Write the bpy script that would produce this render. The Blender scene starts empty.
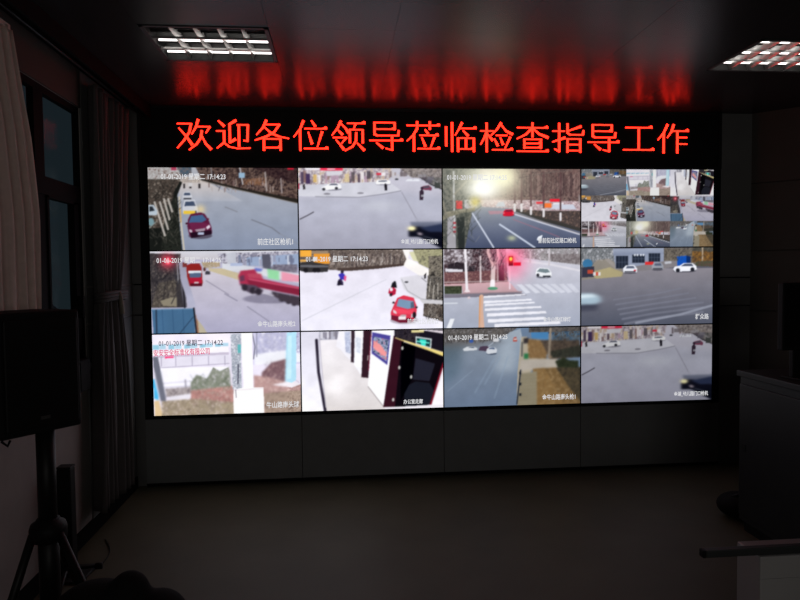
import bpy, bmesh, math, random
import numpy as np
from mathutils import Vector, Matrix

scene = bpy.context.scene
COL = scene.collection
random.seed(7)

# ------------------------------------------------------------------ helpers
def srgb(c):
    out = []
    for v in c[:3]:
        v /= 255.0
        out.append(v / 12.92 if v <= 0.04045 else ((v + 0.055) / 1.055) ** 2.4)
    return out


def tag(o, label=None, cat=None, group=None, kind=None):
    if label: o['label'] = label
    if cat: o['category'] = cat
    if group: o['group'] = group
    if kind: o['kind'] = kind
    return o


def thing(name, loc, label, cat, group=None, rz=0.0):
    o = bpy.data.objects.new(name, None)
    o.empty_display_size = 0.05
    COL.objects.link(o)
    o.location = loc
    o.rotation_euler = (0, 0, rz)
    return tag(o, label, cat, group)


def obj(name, bm, m, parent=None, smooth=False):
    me = bpy.data.meshes.new(name)
    bm.normal_update()
    bm.to_mesh(me)
    bm.free()
    if smooth:
        for p in me.polygons: p.use_smooth = True
    if m is not None: me.materials.append(m)
    o = bpy.data.objects.new(name, me)
    COL.objects.link(o)
    if parent is not None: o.parent = parent
    return o


def box(bm, x0, x1, y0, y1, z0, z1, bevel=0.0, mat=None):
    r = bmesh.ops.create_cube(bm, size=1.0)
    vs = r['verts']
    for v in vs:
        v.co = Vector((x0 + (v.co.x + .5) * (x1 - x0), y0 + (v.co.y + .5) * (y1 - y0), z0 + (v.co.z + .5) * (z1 - z0)))
    if bevel:
        es = list({e for v in vs for e in v.link_edges})
        r2 = bmesh.ops.bevel(bm, geom=es, offset=bevel, segments=2, profile=.6, affect='EDGES')
        vs = list({v for f in r2['faces'] for v in f.verts} | {v for v in vs if v.is_valid})
    if mat is not None:
        bmesh.ops.transform(bm, matrix=mat, verts=[v for v in vs if v.is_valid])
    return vs


def boxes(*args):
    bm = bmesh.new()
    for a in args: box(bm, *a)
    return bm


def tube(bm, pts, radii, seg=14, cap=True):
    """a swept round bar through pts"""
    pts = [Vector(p) for p in pts]
    if not hasattr(radii, '__len__'): radii = [radii] * len(pts)
    rings = []
    n = len(pts)
    ref = None
    for i, p in enumerate(pts):
        d = (pts[min(i + 1, n - 1)] - pts[max(i - 1, 0)]).normalized()
        if ref is None:
            ref = Vector((0, 0, 1)) if abs(d.z) < .9 else Vector((1, 0, 0))
        a = d.cross(ref).normalized()
        b = d.cross(a).normalized()
        ref = a.cross(d).normalized()
        rings.append([bm.verts.new(p + radii[i] * (math.cos(t) * a + math.sin(t) * b))
                      for t in (2 * math.pi * k / seg for k in range(seg))])
    for i in range(n - 1):
        for k in range(seg):
            bm.faces.new((rings[i][k], rings[i][(k + 1) % seg], rings[i + 1][(k + 1) % seg], rings[i + 1][k]))
    if cap:
        bm.faces.new(rings[0][::-1])
        bm.faces.new(rings[-1])
    bmesh.ops.recalc_face_normals(bm, faces=bm.faces[:])
    return bm


def lathe(bm, prof, c=(0, 0, 0), seg=24):
    rings = []
    for r, z in prof:
        rings.append([bm.verts.new((c[0] + r * math.cos(2 * math.pi * k / seg), c[1] + r * math.sin(2 * math.pi * k / seg), c[2] + z)) for k in range(seg)])
    for i in range(len(prof) - 1):
        for k in range(seg):
            bm.faces.new((rings[i][k], rings[i][(k + 1) % seg], rings[i + 1][(k + 1) % seg], rings[i + 1][k]))
    bm.faces.new(rings[0][::-1])
    bm.faces.new(rings[-1])
    bmesh.ops.recalc_face_normals(bm, faces=bm.faces[:])
    return bm


# ------------------------------------------------------------------ materials
def mat(name, col, rough=.6, metal=0.0, spec=.5, noise=0.0, nscale=20.0, bump=0.0, bscale=80.0):
    m = bpy.data.materials.new(name)
    m.use_nodes = True
    nt = m.node_tree
    b = nt.nodes['Principled BSDF']
    b.inputs['Base Color'].default_value = (*col, 1)
    b.inputs['Roughness'].default_value = rough
    b.inputs['Metallic'].default_value = metal
    b.inputs['Specular IOR Level'].default_value = spec
    tc = nt.nodes.new('ShaderNodeTexCoord')
    if noise:
        n = nt.nodes.new('ShaderNodeTexNoise')
        n.inputs['Scale'].default_value = nscale
        n.inputs['Detail'].default_value = 5
        nt.links.new(tc.outputs['Object'], n.inputs['Vector'])
        r = nt.nodes.new('ShaderNodeValToRGB')
        r.color_ramp.elements[0].position = .3
        r.color_ramp.elements[1].position = .7
        r.color_ramp.elements[0].color = (*[c * (1 - noise) for c in col], 1)
        r.color_ramp.elements[1].color = (*[c * (1 + noise) for c in col], 1)
        nt.links.new(n.outputs['Fac'], r.inputs['Fac'])
        nt.links.new(r.outputs['Color'], b.inputs['Base Color'])
    if bump:
        n = nt.nodes.new('ShaderNodeTexNoise')
        n.inputs['Scale'].default_value = bscale
        n.inputs['Detail'].default_value = 3
        nt.links.new(tc.outputs['Object'], n.inputs['Vector'])
        bp = nt.nodes.new('ShaderNodeBump')
        bp.inputs['Strength'].default_value = bump
        bp.inputs['Distance'].default_value = .002
        nt.links.new(n.outputs['Fac'], bp.inputs['Height'])
        nt.links.new(bp.outputs['Normal'], b.inputs['Normal'])
    return m


def emit(name, col, strength=1.0):
    m = bpy.data.materials.new(name)
    m.use_nodes = True
    nt = m.node_tree
    nt.nodes.clear()
    o = nt.nodes.new('ShaderNodeOutputMaterial')
    e = nt.nodes.new('ShaderNodeEmission')
    e.inputs['Color'].default_value = (*col, 1)
    e.inputs['Strength'].default_value = strength
    nt.links.new(e.outputs[0], o.inputs[0])
    return m


M_FLOOR = mat('floor_vinyl', (.082, .074, .046), rough=.55, spec=.25, noise=.12, nscale=3.0, bump=.1, bscale=60)
M_CEIL = mat('ceiling_metal_tile', (.030, .028, .028), rough=.27, spec=.135, noise=.06, nscale=4)
M_PANEL = mat('grey_wall_panel', (.15, .15, .146), rough=.7, spec=.2, noise=.05, nscale=6)
M_WALL = mat('pale_plaster', (.30, .275, .26), rough=.85, spec=.15, noise=.05, nscale=8, bump=.1)
M_RWALL = mat('brown_grey_panel', (.075, .066, .058), rough=.7, spec=.2, noise=.06, nscale=5)
M_JOINT = mat('dark_joint', (.008, .008, .008), rough=.9, spec=.1)
M_BLACK = mat('black_plastic', (.006, .006, .006), rough=.6, spec=.2)
M_BLACKTEX = mat('black_textured_paint', (.007, .007, .0075), rough=.75, spec=.2, bump=.5, bscale=300)
M_BLACKMETAL = mat('black_metal', (.007, .007, .007), rough=.5, spec=.3)
M_FRAME = mat('dark_window_frame', (.006, .0065, .007), rough=.8, spec=.08)
M_BASE = mat('dark_grey_base_panel', (.19, .195, .195), rough=.65, spec=.2, noise=.04, nscale=10)
M_CONSOLE = mat('black_console_laminate', (.013, .014, .015), rough=.45, spec=.35, noise=.1, nscale=12)
M_FABRIC = mat('black_bag_fabric', (.012, .012, .012), rough=.9, spec=.1, bump=.6, bscale=250)
M_CURTAIN = mat('beige_curtain_cloth', (.62, .52, .46), rough=.95, spec=.05, noise=.06, nscale=30, bump=.3, bscale=400)
M_CURTAIN2 = mat('grey_curtain_cloth', (.075, .068, .066), rough=.7, spec=.25, noise=.06, nscale=30, bump=.3, bscale=400)
M_TASSEL = mat('pale_cord', (.22, .19, .15), rough=.8, spec=.2)
M_ALU = mat('louvre_aluminium', (.55, .54, .52), rough=.35, metal=1.0)
M_LHOUSE = mat('grey_lamp_housing', (.07, .07, .068), rough=.6, spec=.3)
M_TUBE = emit('lit_tube', (1.0, .95, .92), 3.0)
M_DEADTUBE = mat('dark_tube_glass', (.10, .10, .10), rough=.3, spec=.5)
M_LED = emit('red_led', (6.5, .095, .040), 1.0)
M_BOX = mat('pale_film_wrap', (.36, .35, .345), rough=.35, spec=.5, noise=.08, nscale=3, bump=.5, bscale=7)
M_RAIL = mat('dark_rail_metal', (.05, .055, .055), rough=.5, metal=.6)
M_BADGE = mat('grey_badge', (.05, .05, .05), rough=.5)
M_HILL = mat('dark_hillside', (.10, .115, .125), rough=.95, spec=.05, noise=.3, nscale=.3)

# window glass
M_GLASS = bpy.data.materials.new('window_glass')
M_GLASS.use_nodes = True
_nt = M_GLASS.node_tree
_nt.nodes.clear()
_o = _nt.nodes.new('ShaderNodeOutputMaterial')
_mx = _nt.nodes.new('ShaderNodeMixShader')
_t = _nt.nodes.new('ShaderNodeBsdfTransparent')
_g = _nt.nodes.new('ShaderNodeBsdfGlossy')
_f = _nt.nodes.new('ShaderNodeFresnel')
_t.inputs['Color'].default_value = (.96, .98, .98, 1)
_g.inputs['Roughness'].default_value = .12
_f.inputs['IOR'].default_value = 1.45
_ge = _nt.nodes.new('ShaderNodeNewGeometry')
_m1 = _nt.nodes.new('ShaderNodeMath'); _m1.operation = 'SUBTRACT'; _m1.inputs[0].default_value = 1.0
_m2 = _nt.nodes.new('ShaderNodeMath'); _m2.operation = 'MULTIPLY'
_m3 = _nt.nodes.new('ShaderNodeMath'); _m3.operation = 'MULTIPLY'; _m3.inputs[1].default_value = .07
_nt.links.new(_ge.outputs['Backfacing'], _m1.inputs[1])
_nt.links.new(_f.outputs[0], _m2.inputs[0])
_nt.links.new(_m1.outputs[0], _m2.inputs[1])
_nt.links.new(_m2.outputs[0], _m3.inputs[0])
_nt.links.new(_m3.outputs[0], _mx.inputs[0])
_nt.links.new(_t.outputs[0], _mx.inputs[1])
_nt.links.new(_g.outputs[0], _mx.inputs[2])
_nt.links.new(_mx.outputs[0], _o.inputs[0])

# ------------------------------------------------------------------ dimensions
PW, PH = 1.018, 0.5735          # pitch of the display panels
Z0 = 0.49                       # bottom of the video wall
ZT = Z0 + 3 * PH                # top of the video wall
WW = 4 * PW
CEIL = 2.622
XL, XR, YR = -0.13, 5.45, -7.2
CORNER = 4.37

# ------------------------------------------------------------------ room shell
tag(obj('floor', boxes((XL - .3, XR + .2, YR - .2, .3, -.1, 0)), M_FLOOR), kind='structure')

# ceiling: metal tiles laid on a module with openings where the lamps sit
LX0, MX, LY0, MY = 0.390, .595, -.978, .502
LAMPS = [(LX0, LX0 + MX, LY0 - MY, LY0), (3.425, 3.425 + MX, LY0 - MY, LY0)]
bm = bmesh.new()
ys = [.0]
y = LY0
ys = [0.0, LY0 + MY, LY0]
while y > YR:
    y -= MY
    ys.append(max(y, YR))
xs = [LX0 + MX * k for k in range(-1, 9)]
xs = [XL] + [x for x in xs if XL + .02 < x < XR] + [XR]


def sub_rects(x0, x1, y0, y1):
    """cut the lamp openings out of one tile"""
    rects = [(x0, x1, y0, y1)]
    for lx0, lx1, ly0, ly1 in LAMPS:
        new = []
        for a, b, c, d in rects:
            ix0, ix1, iy0, iy1 = max(a, lx0), min(b, lx1), max(c, ly0), min(d, ly1)
            if ix1 - ix0 < 1e-4 or iy1 - iy0 < 1e-4:
                new.append((a, b, c, d)); continue
            if a < ix0 - 1e-4: new.append((a, ix0, c, d))
            if ix1 < b - 1e-4: new.append((ix1, b, c, d))
            if c < iy0 - 1e-4: new.append((ix0, ix1, c, iy0))
            if iy1 < d - 1e-4: new.append((ix0, ix1, iy1, d))
        rects = new
    return rects


J = .0007
for i in range(len(xs) - 1):
    for j in range(len(ys) - 1):
        for a, b, c, d in sub_rects(xs[i] + J, xs[i + 1] - J, ys[j + 1] + J, ys[j] - J):
            box(bm, a, b, c, d, CEIL, CEIL + .012)
tag(obj('ceiling', bm, M_CEIL), kind='structure')
bm = bmesh.new()
for a, b, c, d in sub_rects(XL - .3, XR + .2, YR - .2, .3):
    box(bm, a, b, c, d, CEIL + .012, CEIL + .03)
box(bm, XL - .3, XR + .2, YR - .2, .3, CEIL + .14, CEIL + .2)
tag(obj('trim_1', bm, M_JOINT), kind='structure')

# left wall with its window opening
WY0, WY1, WZ0, WZ1 = -2.55, -.80, .98, 2.405
WT = .045
tag(obj('wall_left', boxes(
    (XL - WT, XL, YR, WY0, 0, CEIL + .1), (XL - WT, XL, WY1, .1, 0, CEIL + .1),
    (XL - WT, XL, WY0, WY1, 0, WZ0), (XL - WT, XL, WY0, WY1, WZ1, CEIL + .1)), M_WALL), kind='structure')
# grey wall panels between the window and the corner
bm = boxes((XL - .001, XL + .008, WY1 + .0, .05, .0, 1.19), (XL - .001, XL + .008, WY1, .05, 1.2, 1.402), (XL - .001, XL + .008, WY1, .05, 1.412, CEIL))
tag(obj('trim_2', bm, M_PANEL), kind='structure')
tag(obj('lintel_sheet', boxes((XL - .001, XL + .006, YR, WY1, WZ1, CEIL)), M_RWALL), kind='structure')  # sheet over the wall above the window, darker than the plaster
tag(obj('baseboard_left', boxes((XL, XL + .02, YR, -.02, 0, .08)), M_FRAME), kind='structure')
# back wall
tag(obj('wall_back', boxes((XL - .3, CORNER + .3, .08, .3, 0, CEIL + .1)), M_JOINT), kind='structure')
bm = bmesh.new()
for x0, x1 in ((XL + .008, -.058), (4.128, CORNER)):
    for z0, z1 in ((.0, 1.192), (1.2, 1.402), (1.412, CEIL)):
        box(bm, x0, x1, .01, .08, z0, z1)
tag(obj('trim_3', bm, M_PANEL), kind='structure')
# splayed corner wall and right wall
ang = math.radians(-45)
mt = Matrix.Translation((CORNER, .01, 0)) @ Matrix.Rotation(ang, 4, 'Z')
bm = bmesh.new()
L = (XR - CORNER) * math.sqrt(2) + .05
for k in range(3):
    a, b = k * .55, min(L, (k + 1) * .55 - .006)
    for z0, z1 in ((0, 1.155), (1.163, 1.6), (1.608, 2.1), (2.108, CEIL)):
        box(bm, a, b, 0, .08, z0, z1, mat=mt)
box(bm, 0, L, .03, .2, 0, CEIL, mat=mt)
tag(obj('wall_corner', bm, M_RWALL), kind='structure')
tag(obj('wall_right', boxes((XR, XR + .2, YR, -(XR - CORNER) + .03, 0, CEIL + .1)), M_RWALL), kind='structure')
RX0, RX1, RZ0, RZ1 = .85, 3.55, .95, 2.35
tag(obj('wall_rear', boxes((XL - .3, RX0, YR - .2, YR, 0, CEIL + .1), (RX1, XR + .2, YR - .2, YR, 0, CEIL + .1),
                           (RX0, RX1, YR - .2, YR, 0, RZ0), (RX0, RX1, YR - .2, YR, RZ1, CEIL + .1)), M_WALL), kind='structure')
added_win = bpy.data.objects.new('added_rear_window', None)  # made-up window out of view, added to go with the fill light
COL.objects.link(added_win)
tag(added_win, kind='structure')
bm = boxes((RX0, RX1, YR - .08, YR - .02, RZ0, RZ0 + .05), (RX0, RX1, YR - .08, YR - .02, RZ1 - .05, RZ1))
for x in (RX0, (RX0 + RX1) / 2 - .025, RX1 - .05): box(bm, x, x + .05, YR - .08, YR - .02, RZ0 + .05, RZ1 - .05)
tag(obj('window_frame', bm, M_FRAME, added_win), kind='structure')

# window: outer frame, mullions, transom, sashes and panes
win = bpy.data.objects.new('window_1', None)
COL.objects.link(win)
tag(win, kind='structure')
GX = XL - .028
A_, B_ = GX - .012, GX + .02
fr, fs = .035, .016
MULL = -1.29
TR0, TR1 = 1.872, 1.962
bm = bmesh.new()
box(bm, A_, B_, WY0, WY1, WZ0, WZ0 + fr)
box(bm, A_, B_, WY0, WY1, WZ1 - fr, WZ1)
box(bm, A_, B_, WY1 - fs, WY1, WZ0 + fr, WZ1 - fr)
box(bm, A_, B_, WY0, WY0 + fr, WZ0 + fr, WZ1 - fr)
box(bm, A_, B_, MULL - .05, MULL + .05, WZ0 + fr, WZ1 - fr)
box(bm, A_, B_, MULL - .63, MULL - .56, WZ0 + fr, WZ1 - fr)
box(bm, A_, B_ + .006, WY0 + fr, WY1 - fs, TR0, TR1)
tag(obj('window_frame', bm, M_FRAME, win), kind='structure')
bm = bmesh.new()
for a, b in ((MULL + .05, WY1 - fs - .045), (WY0 + fr, MULL - .63)):
    box(bm, A_ + .004, B_ + .008, a, a + .02, WZ0 + fr, TR0)
    box(bm, A_ + .004, B_ + .008, b - .055, b, WZ0 + fr, TR0)
    box(bm, A_ + .004, B_ + .008, a, b, WZ0 + fr, WZ0 + fr + .045)
    box(bm, A_ + .004, B_ + .008, a, b, TR0 - .012, TR0)
tag(obj('window_sash', bm, M_FRAME, win), kind='structure')
tag(obj('window_handle', boxes((B_ + .008, B_ + .035, WY1 - .105, WY1 - .085, 1.24, 1.36)), M_FRAME, win), kind='structure')
tag(obj('window_pane', boxes((GX, GX + .006, WY0 + .01, WY1 - .006, WZ0 + .01, WZ1 - .01)), M_GLASS, win), kind='structure')
tag(obj('window_sill', boxes((XL, XL + .03, WY0, WY1, WZ0 - .03, WZ0)), M_PANEL, win), kind='structure')
# dark hillside seen through the panes
bm = bmesh.new()
N = 40
top, bot, back = [], [], []
for i in range(N + 1):
    yy = -30 + 90 * i / N
    h = 2.2 + .5 * math.sin(i * .35) + .5 * math.sin(i * .9 + 1)
    top.append(bm.verts.new((-30, yy, h)))
    bot.append(bm.verts.new((-24, yy, -3)))
    back.append(bm.verts.new((-44, yy, -3)))
for i in range(N):
    bm.faces.new((bot[i], bot[i + 1], top[i + 1], top[i]))
    bm.faces.new((top[i], top[i + 1], back[i + 1], back[i]))
tag(obj('hillside', bm, M_HILL), kind='structure')

# ------------------------------------------------------------------ the pictures on the video wall
class Canvas:
    W, H = 400, 226

    def __init__(s, win, base=(128, 128, 128), seed=1):
        s.win = win
        s.a = np.zeros((s.H, s.W, 3)) + np.array(base, float)
        s.rng = np.random.default_rng(seed)
        s.yy, s.xx = np.mgrid[0:s.H, 0:s.W] + .5

    def c(s, x, y):
        l, t, r, b = s.win
        return (x - l) / (r - l) * s.W, (y - t) / (b - t) * s.H

    def pts(s, p):
        return [s.c(p[i], p[i + 1]) for i in range(0, len(p), 2)]

    def mask(s, p):
        q = s.pts(p)
        m = np.zeros((s.H, s.W), bool)
        n = len(q)
        with np.errstate(divide='ignore', invalid='ignore'):
            for i in range(n):
                x0, y0 = q[i]
                x1, y1 = q[(i + 1) % n]
                if y0 == y1: continue
                cnd = ((y0 > s.yy) != (y1 > s.yy)) & (s.xx < (x1 - x0) * (s.yy - y0) / (y1 - y0) + x0)
                m ^= cnd
        return m

    def put(s, m, col, al=1.0):
        k = (m * al)[..., None]
        s.a = s.a * (1 - k) + np.array(col, float) * k

    def P(s, col, *p, al=1.0):
        s.put(s.mask(p).astype(float), col, al)

    def R(s, col, x0, y0, x1, y1, al=1.0):
        s.P(col, x0, y0, x1, y0, x1, y1, x0, y1, al=al)

    def G(s, c0, c1, *p, d='y'):
        """polygon with the colour running from c0 to c1"""
        m = s.mask(p)
        v = s.yy if d == 'y' else s.xx
        if not m.any(): return
        lo, hi = v[m].min(), v[m].max() + 1e-6
        t = np.clip((v - lo) / (hi - lo), 0, 1)[..., None]
        col = np.array(c0) * (1 - t) + np.array(c1) * t
        s.a = np.where(m[..., None], col, s.a)

    def L(s, col, w, *p, al=1.0):
        q = s.pts(p)
        r = w / (s.win[2] - s.win[0]) * s.W / 2
        m = np.zeros((s.H, s.W))
        for (x0, y0), (x1, y1) in zip(q, q[1:]):
            dx, dy = x1 - x0, y1 - y0
            t = np.clip(((s.xx - x0) * dx + (s.yy - y0) * dy) / (dx * dx + dy * dy + 1e-9), 0, 1)
            d = np.hypot(s.xx - x0 - t * dx, s.yy - y0 - t * dy)
            m = np.maximum(m, np.clip(r - d + .5, 0, 1))
        s.put(m, col, al)

    def E(s, col, cx, cy, rx, ry, al=1.0):
        x, y = s.c(cx, cy)
        l, t, r, b = s.win
        d = np.hypot((s.xx - x) / (rx / (r - l) * s.W), (s.yy - y) / (ry / (b - t) * s.H))
        s.put(np.clip((1 - d) * 8, 0, 1), col, al)

    def GL(s, col, cx, cy, r0, al=1.0, pw=1.0, asp=1.0):
        """soft bloom of an over-exposed lamp in the camera's picture"""
        x, y = s.c(cx, cy)
        d = np.hypot(s.xx - x, (s.yy - y) * asp) / (r0 / (s.win[2] - s.win[0]) * s.W)
        s.put(np.exp(-(d ** 2)) ** pw, col, al)

    def smooth_noise(s, sc, asp=1.0):
        nx, ny = int(s.W / sc) + 3, int(s.H / sc * asp) + 3
        g = s.rng.random((ny, nx))
        x, y = s.xx / sc, s.yy / sc * asp
        ix, iy = x.astype(int), y.astype(int)
        fx, fy = x - ix, y - iy
        fx, fy = fx * fx * (3 - 2 * fx), fy * fy * (3 - 2 * fy)
        return (g[iy, ix] * (1 - fx) + g[iy, ix + 1] * fx) * (1 - fy) + (g[iy + 1, ix] * (1 - fx) + g[iy + 1, ix + 1] * fx) * fy

    def N(s, cols, sc, *p, al=1.0, asp=1.0, contrast=2.3):
        """mottled texture (foliage, shop fronts, soil) between several colours"""
        m = s.mask(p)
        sc = max(2.2, sc * .55)
        n = .6 * s.smooth_noise(sc, asp) + .4 * s.smooth_noise(sc * .45, asp)
        n = np.clip((n - .5) * contrast + .5, 0, .9999) * (len(cols) - 1)
        i = n.astype(int)
        f = (n - i)[..., None]
        c = np.array(cols, float)
        col = c[i] * (1 - f) + c[np.minimum(i + 1, len(cols) - 1)] * f
        k = (m * al)[..., None]
        s.a = s.a * (1 - k) + col * k

    def bars(s, cols, n, x0, y0, x1, y1, wmin=3, wmax=14, hmin=.3, hmax=1.0):
        """a jumble of upright strips: trunks, posts, shop fronts"""
        for _ in range(n):
            x = s.rng.uniform(x0, x1)
            w = s.rng.uniform(wmin, wmax)
            h = (y1 - y0) * s.rng.uniform(hmin, hmax)
            c = cols[int(s.rng.integers(len(cols)))]
            yb = y1 - (y1 - y0 - h) * s.rng.random()
            s.R(c, x, yb - h, x + w, yb, al=.8)

    def twigs(s, col, n, x0, y0, x1, y1, ln=40, w=2, al=.6):
        for _ in range(n):
            x, y = s.rng.uniform(x0, x1), s.rng.uniform(y0, y1)
            a = s.rng.uniform(-1.0, 1.0)
            l = ln * s.rng.uniform(.4, 1)
            s.L(col, w, x, y, x + l * math.sin(a), y - l * math.cos(a), al=al)

    def soften(s, x0, y0, x1, y1, sx, sy):
        """lens softness / motion smear of one area of the camera's picture"""
        q = s.pts((x0, y0, x1, y1))
        b = s.a
        for ax, sg in ((1, sx), (0, sy)):
            if sg <= 0: continue
            r = int(sg * 3) + 1
            k = np.exp(-.5 * (np.arange(-r, r + 1) / sg) ** 2)
            k /= k.sum()
            pad = [(0, 0)] * 3
            pad[ax] = (r, r)
            e = np.pad(b, pad, mode='edge')
            b = sum(k[i] * np.take(e, range(i, i + s.a.shape[ax]), axis=ax) for i in range(2 * r + 1))
        (ax0, ay0), (ax1, ay1) = q
        w = np.clip(np.minimum.reduce([(s.xx - ax0) / 8 + .5, (ax1 - s.xx) / 8 + .5, (s.yy - ay0) / 8 + .5, (ay1 - s.yy) / 8 + .5]), 0, 1)[..., None]
        s.a = s.a * (1 - w) + b * w

    def out(s, blur=1.15):
        # sensor mottling of the camera's picture
        a = s.a * (1 + .022 * (s.smooth_noise(5, 1.6) - .5) + .05 * (s.smooth_noise(26, 1.4) - .5))[..., None]
        r = int(blur * 3) + 1
        k = np.exp(-.5 * (np.arange(-r, r + 1) / blur) ** 2)
        k /= k.sum()
        for ax in (0, 1):
            pad = [(0, 0)] * 3
            pad[ax] = (r, r)
            b = np.pad(a, pad, mode='edge')
            a = sum(k[i] * np.take(b, range(i, i + s.a.shape[ax]), axis=ax) for i in range(2 * r + 1))
        return np.clip(128 + (a - 126) * 1.12, 0, 255)


def road_west():            # wide pale road, red saloon and two white cars
    c = Canvas((36, 38, 772, 437), (168, 172, 184), 11)
    c.G((176, 178, 186), (140, 150, 172), 0, 38, 800, 38, 800, 440, 0, 440)
    c.G((205, 195, 190), (172, 176, 188), 180, 95, 300, 95, 500, 200, 190, 200)
    c.N([(52, 42, 44), (88, 70, 66), (128, 108, 98), (70, 56, 52)], 9, 270, 38, 775, 38, 775, 205, 620, 172, 480, 140, 300, 100)
    c.N([(120, 88, 70), (150, 108, 80), (98, 76, 66)], 7, 490, 95, 620, 85, 620, 125, 500, 120, al=.8)
    c.bars([(170, 150, 146), (190, 176, 170), (110, 90, 88)], 46, 290, 80, 760, 160, 2, 6, .15, .5)
    c.twigs((44, 34, 38), 60, 330, 60, 770, 150, 44, 2.5, .7); c.twigs((150, 126, 118), 40, 330, 70, 770, 160, 36, 2, .6)
    c.P((44, 28, 34), 560, 38, 775, 38, 775, 110, 660, 90, al=.55)
    c.P((48, 44, 40), 290, 98, 300, 92, 500, 138, 775, 190, 775, 212, 640, 180, 470, 146)
    c.L((150, 140, 132), 3, 300, 104, 480, 146, 640, 182, 775, 212)
    c.L((190, 190, 196), 6, 487, 38, 500, 118)
    c.R((150, 180, 205), 482, 62, 510, 88)
    c.L((170, 160, 158), 7, 612, 60, 618, 150)
    c.L((160, 150, 150), 6, 690, 90, 694, 160)
    c.L((150, 150, 156), 4, 345, 38, 350, 90)
    c.R((190, 40, 60), 725, 38, 755, 47)
    # left verge
    c.N([(196, 196, 198), (150, 144, 140), (208, 206, 210), (110, 92, 84)], 9, 36, 38, 200, 38, 200, 100, 36, 110)
    c.R((170, 70, 96), 150, 38, 176, 52)
    c.N([(70, 92, 110), (120, 110, 110)], 9, 180, 38, 250, 38, 250, 70, 200, 80)
    c.N([(62, 56, 52), (104, 92, 84), (46, 44, 42), (138, 126, 116)], 8, 36, 95, 190, 95, 200, 110, 165, 170, 150, 300, 130, 440, 36, 440)
    c.P((34, 36, 34), 36, 330, 110, 330, 150, 210, 165, 150, 192, 105, 204, 108, 178, 170, 184, 300, 196, 440, 36, 440)
    c.N([(30, 32, 30), (58, 60, 54), (40, 44, 40)], 6, 120, 230, 176, 170, 182, 300, 196, 440, 90, 440, al=.8)
    c.L((206, 196, 176), 7, 186, 180, 192, 300, 204, 440)
    c.L((205, 160, 84), 5, 188, 235, 192, 300)
    c.twigs((150, 140, 130), 60, 40, 200, 180, 420, 40, 2, .5); c.twigs((26, 26, 26), 50, 40, 130, 180, 420, 44, 3, .6)
    for x0, y0, x1, y1 in ((66, 205, 112, 365), (92, 205, 128, 335), (112, 190, 136, 288), (132, 190, 150, 250)):
        c.L((190, 184, 178), 9, x0, y0, x1, y1)
    c.P((182, 194, 205), 36, 218, 62, 218, 78, 248, 76, 268, 36, 268)
    c.P((44, 50, 58), 40, 226, 56, 226, 66, 246, 40, 250)
    c.E((120, 150, 158), 46, 300, 16, 20)
    c.L((140, 150, 150), 4, 36, 330, 70, 300)
    # crowd and distance
    c.N([(196, 186, 178), (150, 140, 138), (214, 204, 190)], 5, 200, 84, 290, 78, 292, 110, 200, 110)
    for x in (212, 242, 286): c.R((60, 56, 58), x - 5, 116, x + 5, 138)
    c.R((206, 204, 206), 232, 112, 252, 130)
    # two white cars
    for cx, cy, w, h in ((226, 173, 46, 38), (238, 226, 74, 70)):
        c.P((206, 208, 216), cx - w * .5, cy + h * .1, cx - w * .36, cy - h * .45, cx + w * .3, cy - h * .48, cx + w * .5, cy + h * .1, cx + w * .5, cy + h * .42, cx - w * .5, cy + h * .46)
        c.P((72, 84, 108), cx - w * .38, cy - h * .02, cx - w * .3, cy - h * .34, cx + w * .26, cy - h * .36, cx + w * .38, cy - h * .05)
        c.R((60, 62, 70), cx - w * .42, cy + h * .3, cx + w * .42, cy + h * .5)
    c.R((232, 196, 70), 205, 247, 262, 262)
    c.GL((250, 220, 150), 290, 240, 22, .6)
    # red saloon
    c.E((70, 60, 74), 285, 368, 62, 16, .7)
    c.P((96, 36, 66), 222, 322, 226, 290, 240, 262, 290, 254, 310, 262, 328, 292, 342, 330, 343, 358, 240, 380, 230, 360)
    c.P((74, 104, 142), 230, 304, 242, 272, 298, 266, 318, 290, 296, 302)
    c.P((112, 44, 78), 232, 306, 300, 302, 336, 314, 332, 330, 240, 342)
    c.P((220, 210, 222), 314, 326, 330, 314, 336, 326, 320, 338)
    c.P((206, 196, 210), 230, 336, 244, 340, 246, 350, 234, 350)
    c.P((168, 150, 164), 258, 338, 312, 330, 306, 346, 270, 350)
    c.P((44, 24, 40), 236, 352, 340, 340, 342, 360, 240, 380)
    c.R((180, 190, 214), 274, 350, 302, 362)
    c.E((60, 20, 36), 219, 308, 6, 5); c.E((100, 30, 50), 325, 287, 5, 5)
    c.L((120, 118, 124), 4, 410, 228, 470, 252, al=.7)
    c.L((104, 104, 112), 5, 540, 290, 640, 330, 680, 360, al=.7)
    c.L((140, 142, 150), 4, 680, 360, 770, 410, al=.6)
    return c.out()


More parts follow.
